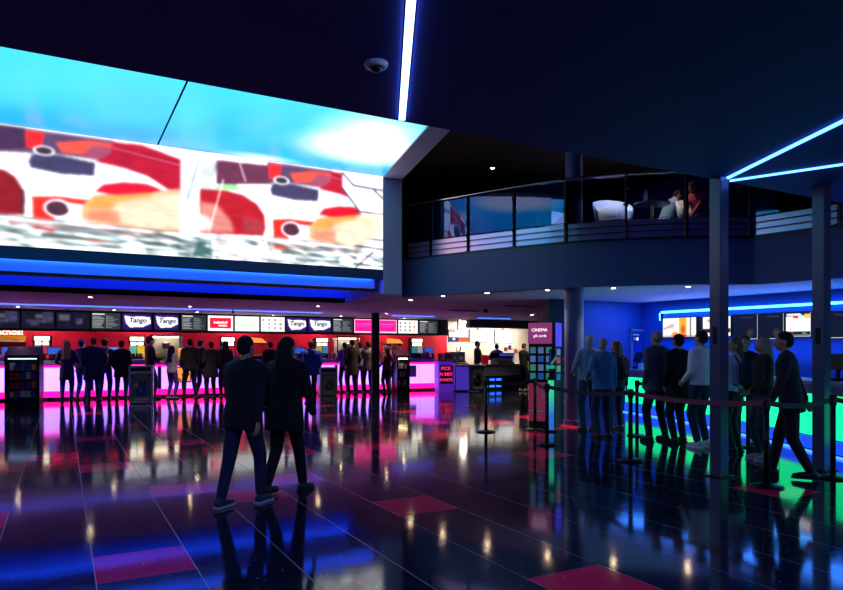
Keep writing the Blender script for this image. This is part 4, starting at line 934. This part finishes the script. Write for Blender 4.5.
# ---------------------------------------------------------------- queue barriers
def barrier(x, y, lbl, to=None, ms=M_belt, h=.96, two=False):
    r = empty('barrier_post', lbl, 'barrier post', (x, y, 0), 0, 'queue barrier posts')
    build('base', lathe(bmesh.new(), [(.17,0),(.175,.012),(.15,.025),(.04,.04)], 28), M_darkmetal, r, smooth=True)
    build('pole', lathe(bmesh.new(), [(.03,.03),(.03,h-.12)], 16), M_darkmetal, r, smooth=True)
    build('head', lathe(bmesh.new(), [(.038,h-.12),(.04,h-.11),(.04,h-.01),(.03,h)], 16), M_black, r, smooth=True)
    build('clip', B(-.045,.045,-.012,.012,h-.09,h-.03), M_darkmetal, r)
    if to:
        for k, dz in enumerate([0, -.32] if two else [0]):
            dx, dy = to[0]-x, to[1]-y; L = math.hypot(dx, dy); n = 8; bm = bmesh.new(); prev = None
            for i in range(n+1):
                t = i/n; sag = -.05*4*t*(1-t); c = (dx*(.04/L+t*(1-.08/L)), dy*(.04/L+t*(1-.08/L)))
                nx_, ny_ = -dy/L*.0015, dx/L*.0015
                cur = [bm.verts.new((c[0]+s*nx_, c[1]+s*ny_, h-.085+dz+sag+q)) for s, q in ((-1,0),(1,0),(1,.06),(-1,.06))]
                if prev:
                    for j in range(4): bm.faces.new([prev[j], prev[(j+1) % 4], cur[(j+1) % 4], cur[j]])
                else: bm.faces.new(cur)
                prev = cur
            bm.faces.new(prev[::-1]); build('belt', bm, ms, r)
    return r
g = {k: G(*p) for k, p in {'a':(486,432),'b':(535,430),'c':(547,445),'d':(630.5,461),'e':(637,436),'f':(766.5,487),'g':(748,447),'h':(833,478)}.items()}
barrier(*g['a'], 'black barrier post standing alone in the middle of the floor', g['b']); barrier(*g['b'], 'black barrier post in front of the gift card stand', g['c']); barrier(*g['c'], 'black barrier post beside the green glowing totem', g['d'])
barrier(*g['d'], 'black barrier post in front of the grey coated man', g['f'], M_beltred); barrier(*g['e'], 'thin barrier post nearer the ticket counter behind the front belt', g['g'], M_belt)
barrier(*g['f'], 'nearest black barrier post right of the steel column', g['h'], M_belt, two=False); barrier(*g['g'], 'barrier post behind the long haired woman near the counter', None); barrier(*g['h'], 'barrier post beside the right steel column', (8.3,3.7), M_belt)

# ---------------------------------------------------------------- balcony furniture
BF = 3.62
def tubchair(x, y, rz, lbl):
    r = empty('tub_chair', lbl, 'chair', (x, y, BF), rz, 'tub chairs on the balcony')
    bm = bmesh.new(); n = 22; ring = []
    for i in range(n+1):
        a = R(-20) + R(220)*i/n; k = math.sin(PI*i/n)**.7; top = .62+.36*k; c, s_ = math.cos(a), math.sin(a)
        ring.append([bm.verts.new(q) for q in [(.33*c,.33*s_,.3),(.30*c,.30*s_,.3),(.36*c,.36*s_,top-.02),(.40*c,.40*s_,top-.02)]])
    for p, q in zip(ring, ring[1:]):
        for k in range(4): bm.faces.new([p[k], p[(k+1) % 4], q[(k+1) % 4], q[k]])
    bm.faces.new(ring[0]); bm.faces.new(ring[-1][::-1]); build('shell_back', bm, mat('white_shell','d8d8e0',.35), r, smooth=True)
    build('seat', lathe(bmesh.new(), [(.28,.32),(.33,.35),(.33,.43),(.28,.46)], 24), mat('grey_seat','50525c',.7), r, smooth=True)
    build('stem', lathe(bmesh.new(), [(.03,.02),(.03,.33)], 12), M_chrome, r); build('foot_disc', lathe(bmesh.new(), [(.24,0),(.24,.012),(.05,.025)], 24), M_chrome, r)
def bpt(u, D): return atD(u, D)
for u, D, rz, l in [(613,13.3,R(155),'white tub chair with its back to the glass, left of the bottle table'),(556,14.3,R(170),'white tub chair left of the blue column on the balcony'),(697,13.3,R(160),'pale tub chair of the balcony guest in red'),(520,15.0,R(190),'white tub chair deep on the balcony behind the third glass pane')]:
    x, y = bpt(u, D); tubchair(x, y, rz+PI, l)
x, y = bpt(652, 13.35); r = empty('cafe_table', 'round grey cafe table with a bottle on the balcony', 'table', (x, y, BF))
build('tabletop', lathe(bmesh.new(), [(.34,.79),(.36,.8),(.36,.825),(.34,.83)], 32), mat('table_grey','8c909c',.3), r); build('stem', lathe(bmesh.new(), [(.035,.02),(.035,.79)], 16), mat('brass','c8b080',.3,1), r); build('foot_disc', lathe(bmesh.new(), [(.22,0),(.22,.015),(.04,.03)], 24), M_chrome, r)
o = build('bottle', lathe(bmesh.new(), [(.03,0),(.035,.01),(.035,.17),(.014,.23),(.014,.27)], 14), mat('bottle_blue','6888b0',.2), loc=(x-.16, y+.02, BF+.83), smooth=True); tag(o, 'pale blue bottle on the balcony cafe table', 'bottle')
tbl = (x, y)
# dark balcony shelving
o = empty('bottle_shelf', 'dark shelf with glimmering bottles at the right end of the balcony', 'shelf', (*atD(738,13.6), BF), R(-28)); build('frame', B(-.7,.6,0,.35,0,1.6), M_black, o)
for k in range(3): build('ledge', B(-.68,.58,-.06,0,.6+k*.32,.62+k*.32), M_darkmetal, o)
for k in range(12): build('glass_bottle', lathe(bmesh.new(), [(.03,0),(.03,.14),(.012,.2),(.012,.23)], 8, (-.6+.1*k,-.03)), mat('amber','705030',.15), o, loc=(0,0,.62+.32*(k % 3)))
# ---------------------------------------------------------------- people
def ik(a, b, l1, l2, pole):
    a, b, pole = Vector(a), Vector(b), Vector(pole); d = b-a; L = min(d.length, (l1+l2)*.999); u = d.normalized()
    x = (l1*l1-l2*l2+L*L)/(2*L); h = math.sqrt(max(l1*l1-x*x, 0)); p = (pole-u*pole.dot(u))
    p = p.normalized() if p.length > 1e-6 else Vector((0,-1,0)); return a+u*x+p*h, a+u*L
def caps(bm, a, b, ra, rb, seg=12, flat=None):
    """closed capsule with tapering radius; flat=(vector, factor) squashes across a direction"""
    a, b = Vector(a), Vector(b); d = (b-a); L = d.length; u = d.normalized() if L > 1e-6 else Vector((0,0,1))
    s = Vector((1,0,0)) if abs(u.x) < .9 else Vector((0,1,0))
    if flat is not None: s = Vector(flat[0])
    p = (s-u*s.dot(u)).normalized(); q = u.cross(p); k = flat[1] if flat else 1
    prof = [(-ra*math.cos(t), ra*math.sin(t)) for t in (R(18), R(45), R(70))]+[(0, ra), (L, rb)]+[(L+rb*math.cos(t), rb*math.sin(t)) for t in (R(70), R(45), R(18))]
    rings = []
    for h, r in prof:
        c = a+u*h; rings.append([bm.verts.new(c+p*(r*k*math.cos(2*PI*i/seg))+q*(r*math.sin(2*PI*i/seg))) for i in range(seg)])
    for m, n in zip(rings, rings[1:]):
        for i in range(seg): bm.faces.new([m[i], m[(i+1) % seg], n[(i+1) % seg], n[i]])
    bm.faces.new(rings[0][::-1]); bm.faces.new(rings[-1])
def ellip(bm, c, rx, ry, rz, M=None, seg=16):
    mt = Matrix.Translation(Vector(c)); sc = Matrix.Diagonal((rx, ry, rz, 1))
    bmesh.ops.create_uvsphere(bm, u_segments=seg, v_segments=10, radius=1, matrix=(M if M is not None else Matrix.Identity(4)) @ mt @ sc)
def torso(bm, rings, seg=20):
    L = []
    for c, rx, ry, M in rings:
        L.append([bm.verts.new(M @ Vector((c[0]+rx*math.copysign(abs(math.cos(2*PI*i/seg))**.85, math.cos(2*PI*i/seg)), c[1]+ry*math.copysign(abs(math.sin(2*PI*i/seg))**.9, math.sin(2*PI*i/seg)), c[2]))) for i in range(seg)])
    for m, n in zip(L, L[1:]):
        for i in range(seg): bm.faces.new([m[i], m[(i+1) % seg], n[(i+1) % seg], n[i]])
    bm.faces.new(L[0][::-1]); bm.faces.new(L[-1])
def remesh(bm, vox, it=3, fac=.5):
    bmesh.ops.recalc_face_normals(bm, faces=bm.faces)
    me = bpy.data.meshes.new('t'); bm.to_mesh(me); bm.free(); o = bpy.data.objects.new('t', me); COL.objects.link(o)
    r = o.modifiers.new('r', 'REMESH'); r.mode = 'VOXEL'; r.voxel_size = vox; r.use_smooth_shade = True
    s = o.modifiers.new('s', 'SMOOTH'); s.iterations = it; s.factor = fac
    dg = bpy.context.evaluated_depsgraph_get(); ev = o.evaluated_get(dg); out = bpy.data.meshes.new_from_object(ev)
    bpy.data.objects.remove(o); bpy.data.meshes.remove(me)
    for p in out.polygons: p.use_smooth = True
    return out
SKIN = mat('skin', 'c09078', .55, noise=.05); SKIND = mat('skin_tan', '9a6a50', .55, noise=.05)
EYE = mat('eye', '181418', .3); 
def cloth(c): return mat('cloth_'+c, c, .85, noise=.18, bump=.4, nscale=30)
def hairm(c): return mat('hair_'+c, c, .85, noise=.3, nscale=60)
def person(u, v, H, face, lbl, top, legs='1c2030', hair=('short','20160f'), shoes='101014', pose='stand', hem=.0, vox=.018, D=None, pos=None, lean=0, headyaw=0, headpitch=0, skin=SKIN, arms=None, feet=None, bulk=1.0, seat=None, cat='person', hood=False, skirt=None, sole=None, hat=None, collar=None, z0=0):
    if pos is None: pos = G(u, v) if D is None else atD(u, D)
    fx, fy = face; rz = math.atan2(fx, -fy)
    root = empty('person', lbl, cat, (pos[0], pos[1], z0), rz, None)
    k = H/1.75
    hipz = .93*k if seat is None else seat; hx = .092*k
    ft = feet or {'stand': [(-.11,.0,0),(.12,.04,0)], 'shift': [(-.14,-.06,0),(.13,.08,0)], 'walk': [(-.09,-.33,.0),(.09,.36,.04)], 'wide': [(-.17,.0,0),(.17,.02,0)]}[pose if pose in ('stand','shift','walk','wide') else 'stand']
    if feet is None and pose == 'walk': hipz -= .045*k
    TM = Matrix.Translation((0, 0, hipz)) @ Matrix.Rotation(-R(lean) if False else R(lean), 4, 'X') @ Matrix.Translation((0, 0, -.93*k))   # leans toward -Y
    T_ = lambda p: TM @ Vector(p)
    # legs
    hips, knees, ank = [], [], []
    for i, s in enumerate((-1, 1)):
        hp = Vector((s*hx, 0, hipz-.02*k)); a = Vector((ft[i][0]*k, ft[i][1]*k, (.085+ft[i][2])*k if True else 0)); kn, an = ik(hp, a, .43*k, .42*k, (s*.12, -1, .15)); hips.append(hp); knees.append(kn); ank.append(an)
    # arms
    sh = [T_((-.175*k*bulk, .0, 1.405*k)), T_((.175*k*bulk, .0, 1.405*k))]
    ar = arms or [(-.25,-.02,.80),(.25,-.02,.80)]
    el, wr, hd = [], [], []
    for i, s in enumerate((-1, 1)):
        t = Vector(ar[i])*k; t.z += hipz-.93*k; e, w_ = ik(sh[i], t, .285*k, .255*k, (s*.6, 1, -.3)); el.append(e); wr.append(w_); hd.append((w_-e).normalized())
    HM = TM @ Matrix.Translation((0, -.012*k, 1.488*k)) @ Matrix.Rotation(R(headyaw), 4, 'Z') @ Matrix.Rotation(R(headpitch), 4, 'X')
    hk = k
    # ---- body
    bm = bmesh.new()
    I = TM
    torso(bm, [((0,.0,.86*k),.12*k,.085*k,I),((0,.0,.95*k),.155*k,.105*k,I),((0,.0,1.08*k),.13*k,.09*k,I),((0,-.005*k,1.25*k),.155*k,.105*k,I),((0,0,1.38*k),.17*k,.10*k,I),((0,.005*k,1.45*k),.13*k,.07*k,I),((0,.005*k,1.49*k),.06*k,.055*k,I)])
    caps(bm, T_((0,.01*k,1.44*k)), HM @ Vector((0,.012*k,.07*k)), .055*k, .052*k)
    for i in (0, 1):
        caps(bm, hips[i], knees[i], .082*k, .056*k); caps(bm, knees[i], ank[i], .054*k, .037*k)
        caps(bm, sh[i], el[i], .048*k, .038*k); caps(bm, el[i], wr[i], .038*k, .026*k)
        f = ank[i]; caps(bm, f+Vector((0,.02*k,-.04*k)), f+Vector((0,-.14*k,-.052*k)), .036*k, .028*k)
        # hand: palm, four fingers of unequal length, thumb from the side
        d = hd[i]; s = (-1, 1)[i]; side = d.cross(Vector((s,0,.2))).normalized()
        side = Vector((0,-1,0))-d*d.dot(Vector((0,-1,0))); side = side.normalized() if side.length > .2 else Vector((-s,0,0)); nrm = d.cross(side).normalized()
        inn = nrm if nrm.x*s < 0 else -nrm
        w0 = wr[i]; caps(bm, w0+d*.015*k, w0+d*.075*k, .026*k, .034*k, flat=(nrm, .5))
        for j, L_ in enumerate((.072,.08,.075,.058)):
            b0 = w0+d*.085*k+side*(.030-.02*j)*k; b1 = b0+(d*.9+inn*.3).normalized()*L_*.5*k; b2 = b1+(d*.6+inn*.8).normalized()*L_*.5*k
            caps(bm, b0, b1, .0095*k, .009*k, 8); caps(bm, b1, b2, .009*k, .0075*k, 8)
        t0 = w0+d*.03*k+side*.026*k; t1 = t0+(side*.8+d*.6+inn*.3).normalized()*.04*k; caps(bm, t0, t1, .012*k, .0105*k, 8); caps(bm, t1, t1+(d+inn*.4).normalized()*.03*k, .0105*k, .009*k, 8)
    ellip(bm, (0,.012*hk,.155*hk), .076*hk, .096*hk, .098*hk, HM); ellip(bm, (0,-.02*hk,.095*hk), .056*hk, .066*hk, .068*hk, HM)
    nb = [HM @ Vector(p) for p in [(0,-.088*hk,.15*hk),(0,-.107*hk,.112*hk)]]; caps(bm, nb[0], nb[1], .011*hk, .015*hk, 8)
    for s in (-1, 1): ellip(bm, (s*.077*hk,.012*hk,.13*hk), .012*hk, .02*hk, .032*hk, HM); ellip(bm, (s*.03*hk,-.062*hk,.105*hk), .022*hk, .02*hk, .02*hk, HM)
    ml = [HM @ Vector((s*.02*hk, -.083*hk, .075*hk)) for s in (-1, 1)]; caps(bm, ml[0], ml[1], .009*hk, .009*hk, 8)
    link('body', remesh(bm, min(vox, .014), 2, .4), skin, root)
    if vox <= .016:
        for s in (-1, 1):
            b_ = bmesh.new(); ellip(b_, (s*.031*hk,-.078*hk,.142*hk), .012*hk, .008*hk, .007*hk, HM); build('eye', b_, EYE, root, smooth=True)
    # ---- trousers
    bm = bmesh.new()
    torso(bm, [((0,.005*k,.84*k),.13*k,.10*k,I),((0,.005*k,.92*k),.17*k*bulk,.122*k,I),((0,.0,1.02*k),.158*k*bulk,.11*k,I)])
    for i in (0, 1):
        caps(bm, hips[i], knees[i], .097*k, .073*k); e_ = ank[i]+(knees[i]-ank[i]).normalized()*.03*k; caps(bm, knees[i], e_, .071*k, .055*k)
    link('trousers', remesh(bm, vox, 3), cloth(legs), root)
    # ---- top
    bm = bmesh.new(); b_ = bulk
    low = .90-hem; rg = []
    if hem > 0: rg += [((0,.0,low*k),(.185+.05*hem)*k*b_,(.14+.05*hem)*k,I)]
    rg += [((0,.0,.93*k),.18*k*b_,.135*k,I),((0,.0,1.08*k),.165*k*b_,.122*k,I),((0,-.005*k,1.25*k),.178*k*b_,.13*k,I),((0,0,1.38*k),.195*k*b_,.122*k,I),((0,.005*k,1.45*k),.17*k*b_,.092*k,I),((0,.008*k,1.495*k),.078*k,.07*k,I)]
    torso(bm, rg)
    for i in (0, 1): caps(bm, sh[i], el[i], .064*k, .054*k); caps(bm, el[i], wr[i]-hd[i]*.02*k, .053*k, .040*k)
    for s_ in (-1, 1): caps(bm, T_((s_*.045*k,.008*k,1.475*k)), sh[0 if s_ < 0 else 1]+Vector((0,0,.012*k)), .052*k, .058*k)
    if hood: caps(bm, T_((-.06*k,.07*k,1.46*k)), T_((.06*k,.07*k,1.46*k)), .05*k, .05*k)
    if collar: caps(bm, T_((0,.015*k,1.47*k)), T_((0,.012*k,1.53*k)), .068*k, .064*k)
    link('coat' if hem > .05 else 'top', remesh(bm, vox, 3), cloth(top), root)
    if skirt:
        b2 = bmesh.new(); lathe(b2, [(.2*k,.55*k),(.17*k,.9*k)], 20); build('skirt', b2, cloth(skirt), root, smooth=True)
    # ---- shoes
    for i in (0, 1):
        f = ank[i]; bm = bmesh.new(); zf = f.z-.085*k
        caps(bm, Vector((f.x,f.y+.035*k,zf+.05*k)), Vector((f.x,f.y-.10*k,zf+.042*k)), .045*k, .038*k); caps(bm, Vector((f.x,f.y-.10*k,zf+.036*k)), Vector((f.x,f.y-.17*k,zf+.032*k)), .04*k, .03*k, flat=((1,0,0), 1.15)); caps(bm, f+Vector((0,.01*k,-.02*k)), f+Vector((0,.01*k,.01*k)), .044*k, .042*k)
        for q in bm.verts: q.co.z = max(q.co.z, zf+.004)
        sh_ = link('shoe', remesh(bm, min(vox, .012), 2), mat('shoe_'+shoes, shoes, .5), root)
        b2 = bmesh.new(); pts = [(f.x+x_*k, f.y+y_*k) for x_, y_ in [(-.036,.075),(.036,.075),(.045,.02),(.04,-.05),(.048,-.12),(.038,-.18),(0,-.205),(-.038,-.18),(-.048,-.12),(-.04,-.05),(-.045,.02)]]
        prism(b2, pts, zf, zf+.022); build('sole', b2, mat('sole_'+(sole or '0c0c10'), sole or '0c0c10', .6), sh_)
    # ---- hair / hat
    hs, hc = hair; bm = bmesh.new()
    if hs != 'bald':
        ellip(bm, (0,.028*hk,.178*hk), .084*hk, .094*hk, .088*hk, HM)
        if hs in ('short','long','bun'): ellip(bm, (0,.05*hk,.13*hk), .078*hk, .07*hk, .075*hk, HM)
        if hs == 'long':
            for x_ in (-.045, 0, .045): caps(bm, HM @ Vector((x_*hk,.07*hk,.15*hk)), HM @ Vector((x_*1.4*hk,.10*hk,-.13*hk)), .05*hk, .035*hk)
        if hs == 'verylong':
            ellip(bm, (0,.05*hk,.13*hk), .082*hk, .07*hk, .085*hk, HM)
            for x_ in (-.05, 0, .05): caps(bm, HM @ Vector((x_*hk,.06*hk,.15*hk)), HM @ Vector((x_*1.4*hk,.12*hk,-.27*hk)), .055*hk, .035*hk)
            for s in (-1,1): caps(bm, HM @ Vector((s*.07*hk,0,.16*hk)), HM @ Vector((s*.085*hk,.02*hk,-.08*hk)), .028*hk, .028*hk)
        if hs == 'bun': ellip(bm, (0,.11*hk,.2*hk), .042*hk, .042*hk, .042*hk, HM)
        link('hair', remesh(bm, min(vox, .014), 2), hairm(hc), root)
    else:
        ellip(bm, (0,.045*hk,.12*hk), .081*hk, .07*hk, .045*hk, HM); link('hair', remesh(bm, .012, 2), hairm(hc), root)
    if hat:
        bm = bmesh.new(); ellip(bm, (0,.02*hk,.195*hk), .094*hk, .107*hk, .085*hk, HM)
        for q in bm.verts:
            l_ = HM.inverted() @ q.co
            if l_.z < .165*hk: l_.z = .165*hk; q.co = HM @ l_
        if hat[0] == 'cap': caps(bm, HM @ Vector((-.03*hk,-.09*hk,.17*hk)), HM @ Vector((.03*hk,-.09*hk,.17*hk)), .05*hk, .05*hk, flat=((0,0,1),.25))
        link(hat[0], remesh(bm, .012, 2), cloth(hat[1]), root)
    person.wr = [root.matrix_basis @ w_ for w_ in wr]; person.k = k; person.root = root; person.rz = rz; person.TM = TM
    return root
def backpack(pr, c, lbl):
    """worn bag: own thing standing in world space at the wearer's back"""
    k = person.k; W = Matrix.Translation(pr.location) @ Matrix.Rotation(pr.rotation_euler.z, 4, 'Z') @ person.TM
    o = W @ Vector((0, .21*k, 1.2*k)); r = empty('backpack', lbl, 'bag', o, pr.rotation_euler.z)
    build('main_pocket', B(-.14,.14,-.07,.09,-.2,.2, bev=.045), cloth(c), r, smooth=True); build('front_pocket', B(-.1,.1,.08,.13,-.17,.0, bev=.022), cloth(c), r, smooth=True)
    for s in (-1, 1): build('strap', tube(bmesh.new(), [(s*.09,-.08,.17),(s*.1,-.14,.26),(s*.105,-.26,.24),(s*.11,-.345,.1),(s*.13,-.3,-.08),(s*.13,-.08,-.17)], .014, 8), cloth(c), r, smooth=True)
    return r
def handbag(pt, c, lbl, rz=0, s=1):
    r = empty('handbag', lbl, 'bag', pt, rz); build('body', B(-.16*s,.16*s,-.06*s,.06*s,-.42*s,-.18*s, bev=.03*s), mat('bag_'+c, c, .45), r, smooth=True)
    build('handle', tube(bmesh.new(), [(-.1*s,0,-.2*s),(-.09*s,0,-.06*s),(0,0,.0),(.09*s,0,-.06*s),(.1*s,0,-.2*s)], .01*s, 8), mat('bag_'+c, c, .45), r, smooth=True); return r
AW = (0.05, 1); RT = (.878,-.478); LT = (-.878,.478)
FR_ = [(-.2,-.25,1.05),(.2,-.25,1.05)]; PHONE = [(-.06,-.28,1.12),(.24,-.02,.82)]; POCK = [(-.2,-.06,.92),(.2,-.06,.92)]
def cq(u, off): return rayline(u, (-5, cY(-5)-off), (14, cY(14)-off))
def queue(u, off, H, face, lbl, top, **k): return person(0, 0, H, face, lbl, top, pos=cq(u, off), **k)
# snack queue, left to right
queue(67, .9, 1.76, (.1,1), 'person with long fair hair in a dark coat, leftmost of the huddle', '10225c', legs='1034a0', hair=('verylong','b08858'), hem=.28, arms=FR_)  # clothes at this end are coloured blue for the blue light on them
queue(82, .42, 1.78, (.6,.8), 'person in a blue beanie and dark jacket within the huddle', '14286c', legs='1034a0', hair=('short','3a2418'), hat=('beanie','2038a0'), arms=POCK, hem=.1)
queue(93.5, 1.25, 1.84, (-.1,1), 'person in a wide dark coat, broadest of the huddle', '0e1e58', legs='0e30a0', hair=('short','6a4428'), hem=.3, bulk=1.3, arms=POCK)
p_ = queue(105, .75, 1.80, (.3,1), 'person in a dark cap with a beige backpack in the huddle', '26366c', legs='1034a0', hair=('short','30241c'), hat=('cap','2c3040'), arms=FR_); backpack(p_, '8a7a60', 'beige backpack worn by the capped person in the huddle')
queue(121.5, 1.0, 1.76, (.2,1), 'person in a black coat carrying a red handbag', '0c0e16', legs='102880', hair=('short','181214'), hem=.22, arms=POCK, bulk=1.08); w_ = person.wr[1]
x, y = cq(129, 1.0); handbag((x, y, 1.22), 'b02028', 'red handbag at the side of the person in the black coat', 0, 1.1)
queue(150, .75, 1.88, (.95,.2), 'tall person in a navy cap and dark jacket facing right', '141a30', legs='141a34', hair=('short','181418'), hat=('cap','1c2848'), arms=[(-.15,-.28,1.1),(.1,-.3,1.05)], pose='shift')
queue(172, 1.0, 1.62, (.75,.6), 'person with long dark hair in a white jacket and violet trousers', 'c8c0c4', legs='6a4a9c', hair=('verylong','1c1418'), arms=FR_, shoes='a09090', hem=.04)
queue(190, 1.2, 1.82, (-.1,1), 'person in a black coat, legs apart, left of a waiting pair', '0e1018', legs='101220', hair=('short','1c1616'), hem=.05, pose='wide', bulk=1.15, arms=POCK)
queue(201, .55, 1.80, (.9,.5), 'person in a black jacket facing right beside the counter', '0c0e14', hair=('short','14100e'), arms=FR_, pose='shift')
queue(211, 1.3, 1.74, (-.2,1), 'person in a charcoal hooded coat with dark hair', '1c1e24', legs='12141e', hair=('short','201a1a'), hood=True, hem=.25, bulk=1.2, arms=POCK)
queue(225, 1.0, 1.76, (0,1), 'person in a grey-black anorak behind the walking pair', '181a22', legs='10121a', hair=('long','241a14'), hem=.15)
queue(270, .95, 1.75, (0,1), 'person in a black top seen between the walking pair', '14161e', hair=('short','20160f'))
queue(283, .7, 1.72, (.5,.8), 'person in a dark grey jacket beside the blue jacket', '24262e', hair=('long','1c1410'), hem=.1, arms=FR_)
person(311, 403.5, 1.74, (.1,1), 'person in a bright blue hooded jacket', '1c40b8', legs='101428', hair=('short','241a18'), hood=True, hem=.1, bulk=1.35, arms=POCK, vox=.016)
queue(344.5, .55, 1.74, (0,1), 'person in a violet-blue shirt left of the brown coat', '5048a8', hair=('short','2a1c18'), legs='141628', arms=FR_)
queue(352, 1.2, 1.84, (0,1), 'person in a long brown coat seen from behind', '4a3c34', legs='12121c', hair=('short','181210'), hem=.3, bulk=1.12, arms=POCK)
queue(360, .6, 1.76, (.2,1), 'person in a pale blue shirt right of the brown coat', '6a88c8', hair=('short','2a2018'), legs='1c2860')
queue(368, 1.2, 1.78, (.1,1), 'person in a beige jacket beside the slim column', '8a7a6c', legs='101018', hair=('short','1c1614'), hem=.12, arms=FR_)
queue(386.5, 1.4, 1.60, (-.3,1), 'person in a maroon top right of the slim column', '7a1828', legs='181420', hair=('long','2a1a14'), arms=[(-.3,-.05,.95),(.25,-.1,1.0)])
queue(393, .8, 1.70, (.1,1), 'person in a lilac top left of the lit snack cabinet', '7a58b8', legs='5a3a9a', hair=('long','30201c'))
# cafe staff and customer
sx, sy = atD(477.5, 26.3); person(0,0,1.84,(.5,-.5),'cafe worker in a dark navy shirt behind the bar','101a3c',legs='101018',hair=('short','1a1c34'),pos=(sx,sy),arms=[(-.2,-.25,1.05),(.1,-.3,1.0)],bulk=1.4)
sx, sy = atD(497, 26.0); person(0,0,1.72,(.7,.4),'cafe worker in a violet shirt and maroon apron','4a4aa0',legs='401828',hair=('short','20204a'),pos=(sx,sy),arms=[(.1,-.35,1.2),(.28,-.2,1.1)],bulk=1.2)
person(523.5, 391.5, 1.72, (.9,.1), 'person all in black looking down, beside the gift card stand', '0e0c0e', legs='0e0c10', hair=('short','3a2418'), arms=[(-.12,-.3,1.12),(.1,-.28,1.1)], headpitch=15, shoes='c8b8a8', vox=.016, skin=SKIN)
hx_, hy_ = (person.wr[0].x+person.wr[1].x)/2, (person.wr[0].y+person.wr[1].y)/2
o = build('smartphone', B(-.035,.035,-.004,.004,-.07,.07, bev=.003), M_black, loc=(hx_+.07, hy_, 1.16)); o.rotation_euler = (R(-50),0,PI/2); tag(o, 'black phone held by the person beside the gift card stand', 'phone')
# ticket queue
N = dict(vox=.014)
person(589, 431, 1.76, (.35,1), 'grey haired person in a blue-grey shirt, left of the ticket queue', '8494b4', legs='2c3c58', hair=('short','c0b8b0'), arms=FR_, **N)
person(603, 438, 1.68, (.25,1), 'person in a denim-blue jacket turning to the friend with long hair', '4a84b4', legs='1e3454', hair=('short','a8a098'), hem=.05, arms=[(-.24,-.02,.85),(.26,-.1,1.05)], headyaw=-25, bulk=1.08, shoes='14181c', **N)
p_ = person(615.5, 430, 1.66, (.3,1), 'person with shoulder-length light brown hair beside the denim jacket', '182430', legs='141c26', hair=('long','6a4c34'), headyaw=30, pose='shift', **N); backpack(p_, '0c0e12', 'black backpack on the person with light brown hair')
person(657, 441, 1.80, (.1,1), 'tall balding person in a long grey coat, legs apart', '46566a', legs='181e28', hair=('bald','8a7a6c'), hem=.12, pose='wide', arms=POCK, bulk=1.12, **N)
person(678, 443, 1.74, (.2,1), 'person in a black coat right of the balding man', '0a0c14', legs='0c0e16', hair=('short','100c0c'), hem=.2, pose='shift', arms=POCK, bulk=1.1, **N)
person(701, 447, 1.78, (.0,1), 'person in a white hoodie and white trainers', 'f0f0f6', legs='1c2c48', hair=('short','20181a'), hood=True, shoes='c8ccd8', sole='e0e0e8', arms=[(-.17,-.16,.98),(.2,-.16,.98)], bulk=1.05, **N)
p_ = person(734.5, 452, 1.66, (-.1,1), 'person in a pale top with a dark shoulder bag beside the steel column', 'd0d0e4', legs='10141e', hair=('long','6a4c3a'), headyaw=50, **N); backpack(p_, '10283c', 'dark teal backpack beside the steel column')
person(745, 444, 1.70, (-.7,-.4), 'dark haired person in black facing the queue behind the pale top', '0c0e14', legs='0c0e14', hair=('short','100c0c'), **N)
person(763, 460, 1.66, (-.75,.55), 'person in a black jumper with long grey-brown hair', '0c0e16', legs='1c3048', hair=('verylong','9a8674'), shoes='9c90a0', sole='b8a8b8', arms=[(-.16,-.2,1.0),(.16,-.22,.98)], pose='stand', **N)
person(791, 478, 1.70, (-.5,.75), 'person in dark clothes striding past between the columns', '0c1020', legs='0a0c14', hair=('short','141014'), feet=[(-.08,-.2,0),(.10,.2,.02)], hem=.12, arms=[(-.26,.18,.88),(.26,-.22,.9)], shoes='18100f', lean=6, bulk=1.05, **N)
# walking pair in the middle
person(243, 505, 1.62, (.75,.55), 'walking person in dark jacket and pale-soled trainers, nearer of the pair', '0c1022', legs='16284a', hair=('short','101018'), shoes='202c48', sole='b8c0d0', feet=[(-.1,-.16,0),(.1,.22,.0)], hem=.12, arms=[(-.27,.1,.85),(.27,-.15,.88)], bulk=1.25, lean=4, vox=.012)
person(285, 493, 1.62, (.75,.55), 'walking person with long dark hair in a dark coat, farther of the pair', '0e0e1a', legs='10101c', hair=('long','140f12'), shoes='20202a', feet=[(-.1,-.2,0),(.1,.2,.02)], hem=.2, arms=[(-.27,-.15,.88),(.27,.12,.85)], bulk=1.25, lean=4, collar=True, vox=.012)
# balcony guests
bx, by = atD(663, 13.9); person(0,0,1.72,(.9,-.35),'seated person in a pale denim jacket leaning on the balcony table','6c88a8',legs='141a2c',hair=('short','2a1a14'),pos=(bx,by),z0=BF,seat=.52,feet=[(-.12,-.42,0),(.12,-.4,0)],lean=24,arms=[(-.05,-.5,.99),(.08,-.48,1.0)],headpitch=20,vox=.014)
bx, by = atD(703, 13.5); person(0,0,1.74,(-.95,-.1),'seated person in a red jumper bending over on the balcony','a02420',legs='14141c',hair=('short','1c1210'),pos=(bx,by),z0=BF,seat=.55,feet=[(-.12,-.42,0),(.12,-.4,0)],lean=25,arms=[(-.1,-.55,.9),(.05,-.5,.88)],headpitch=35,vox=.014)
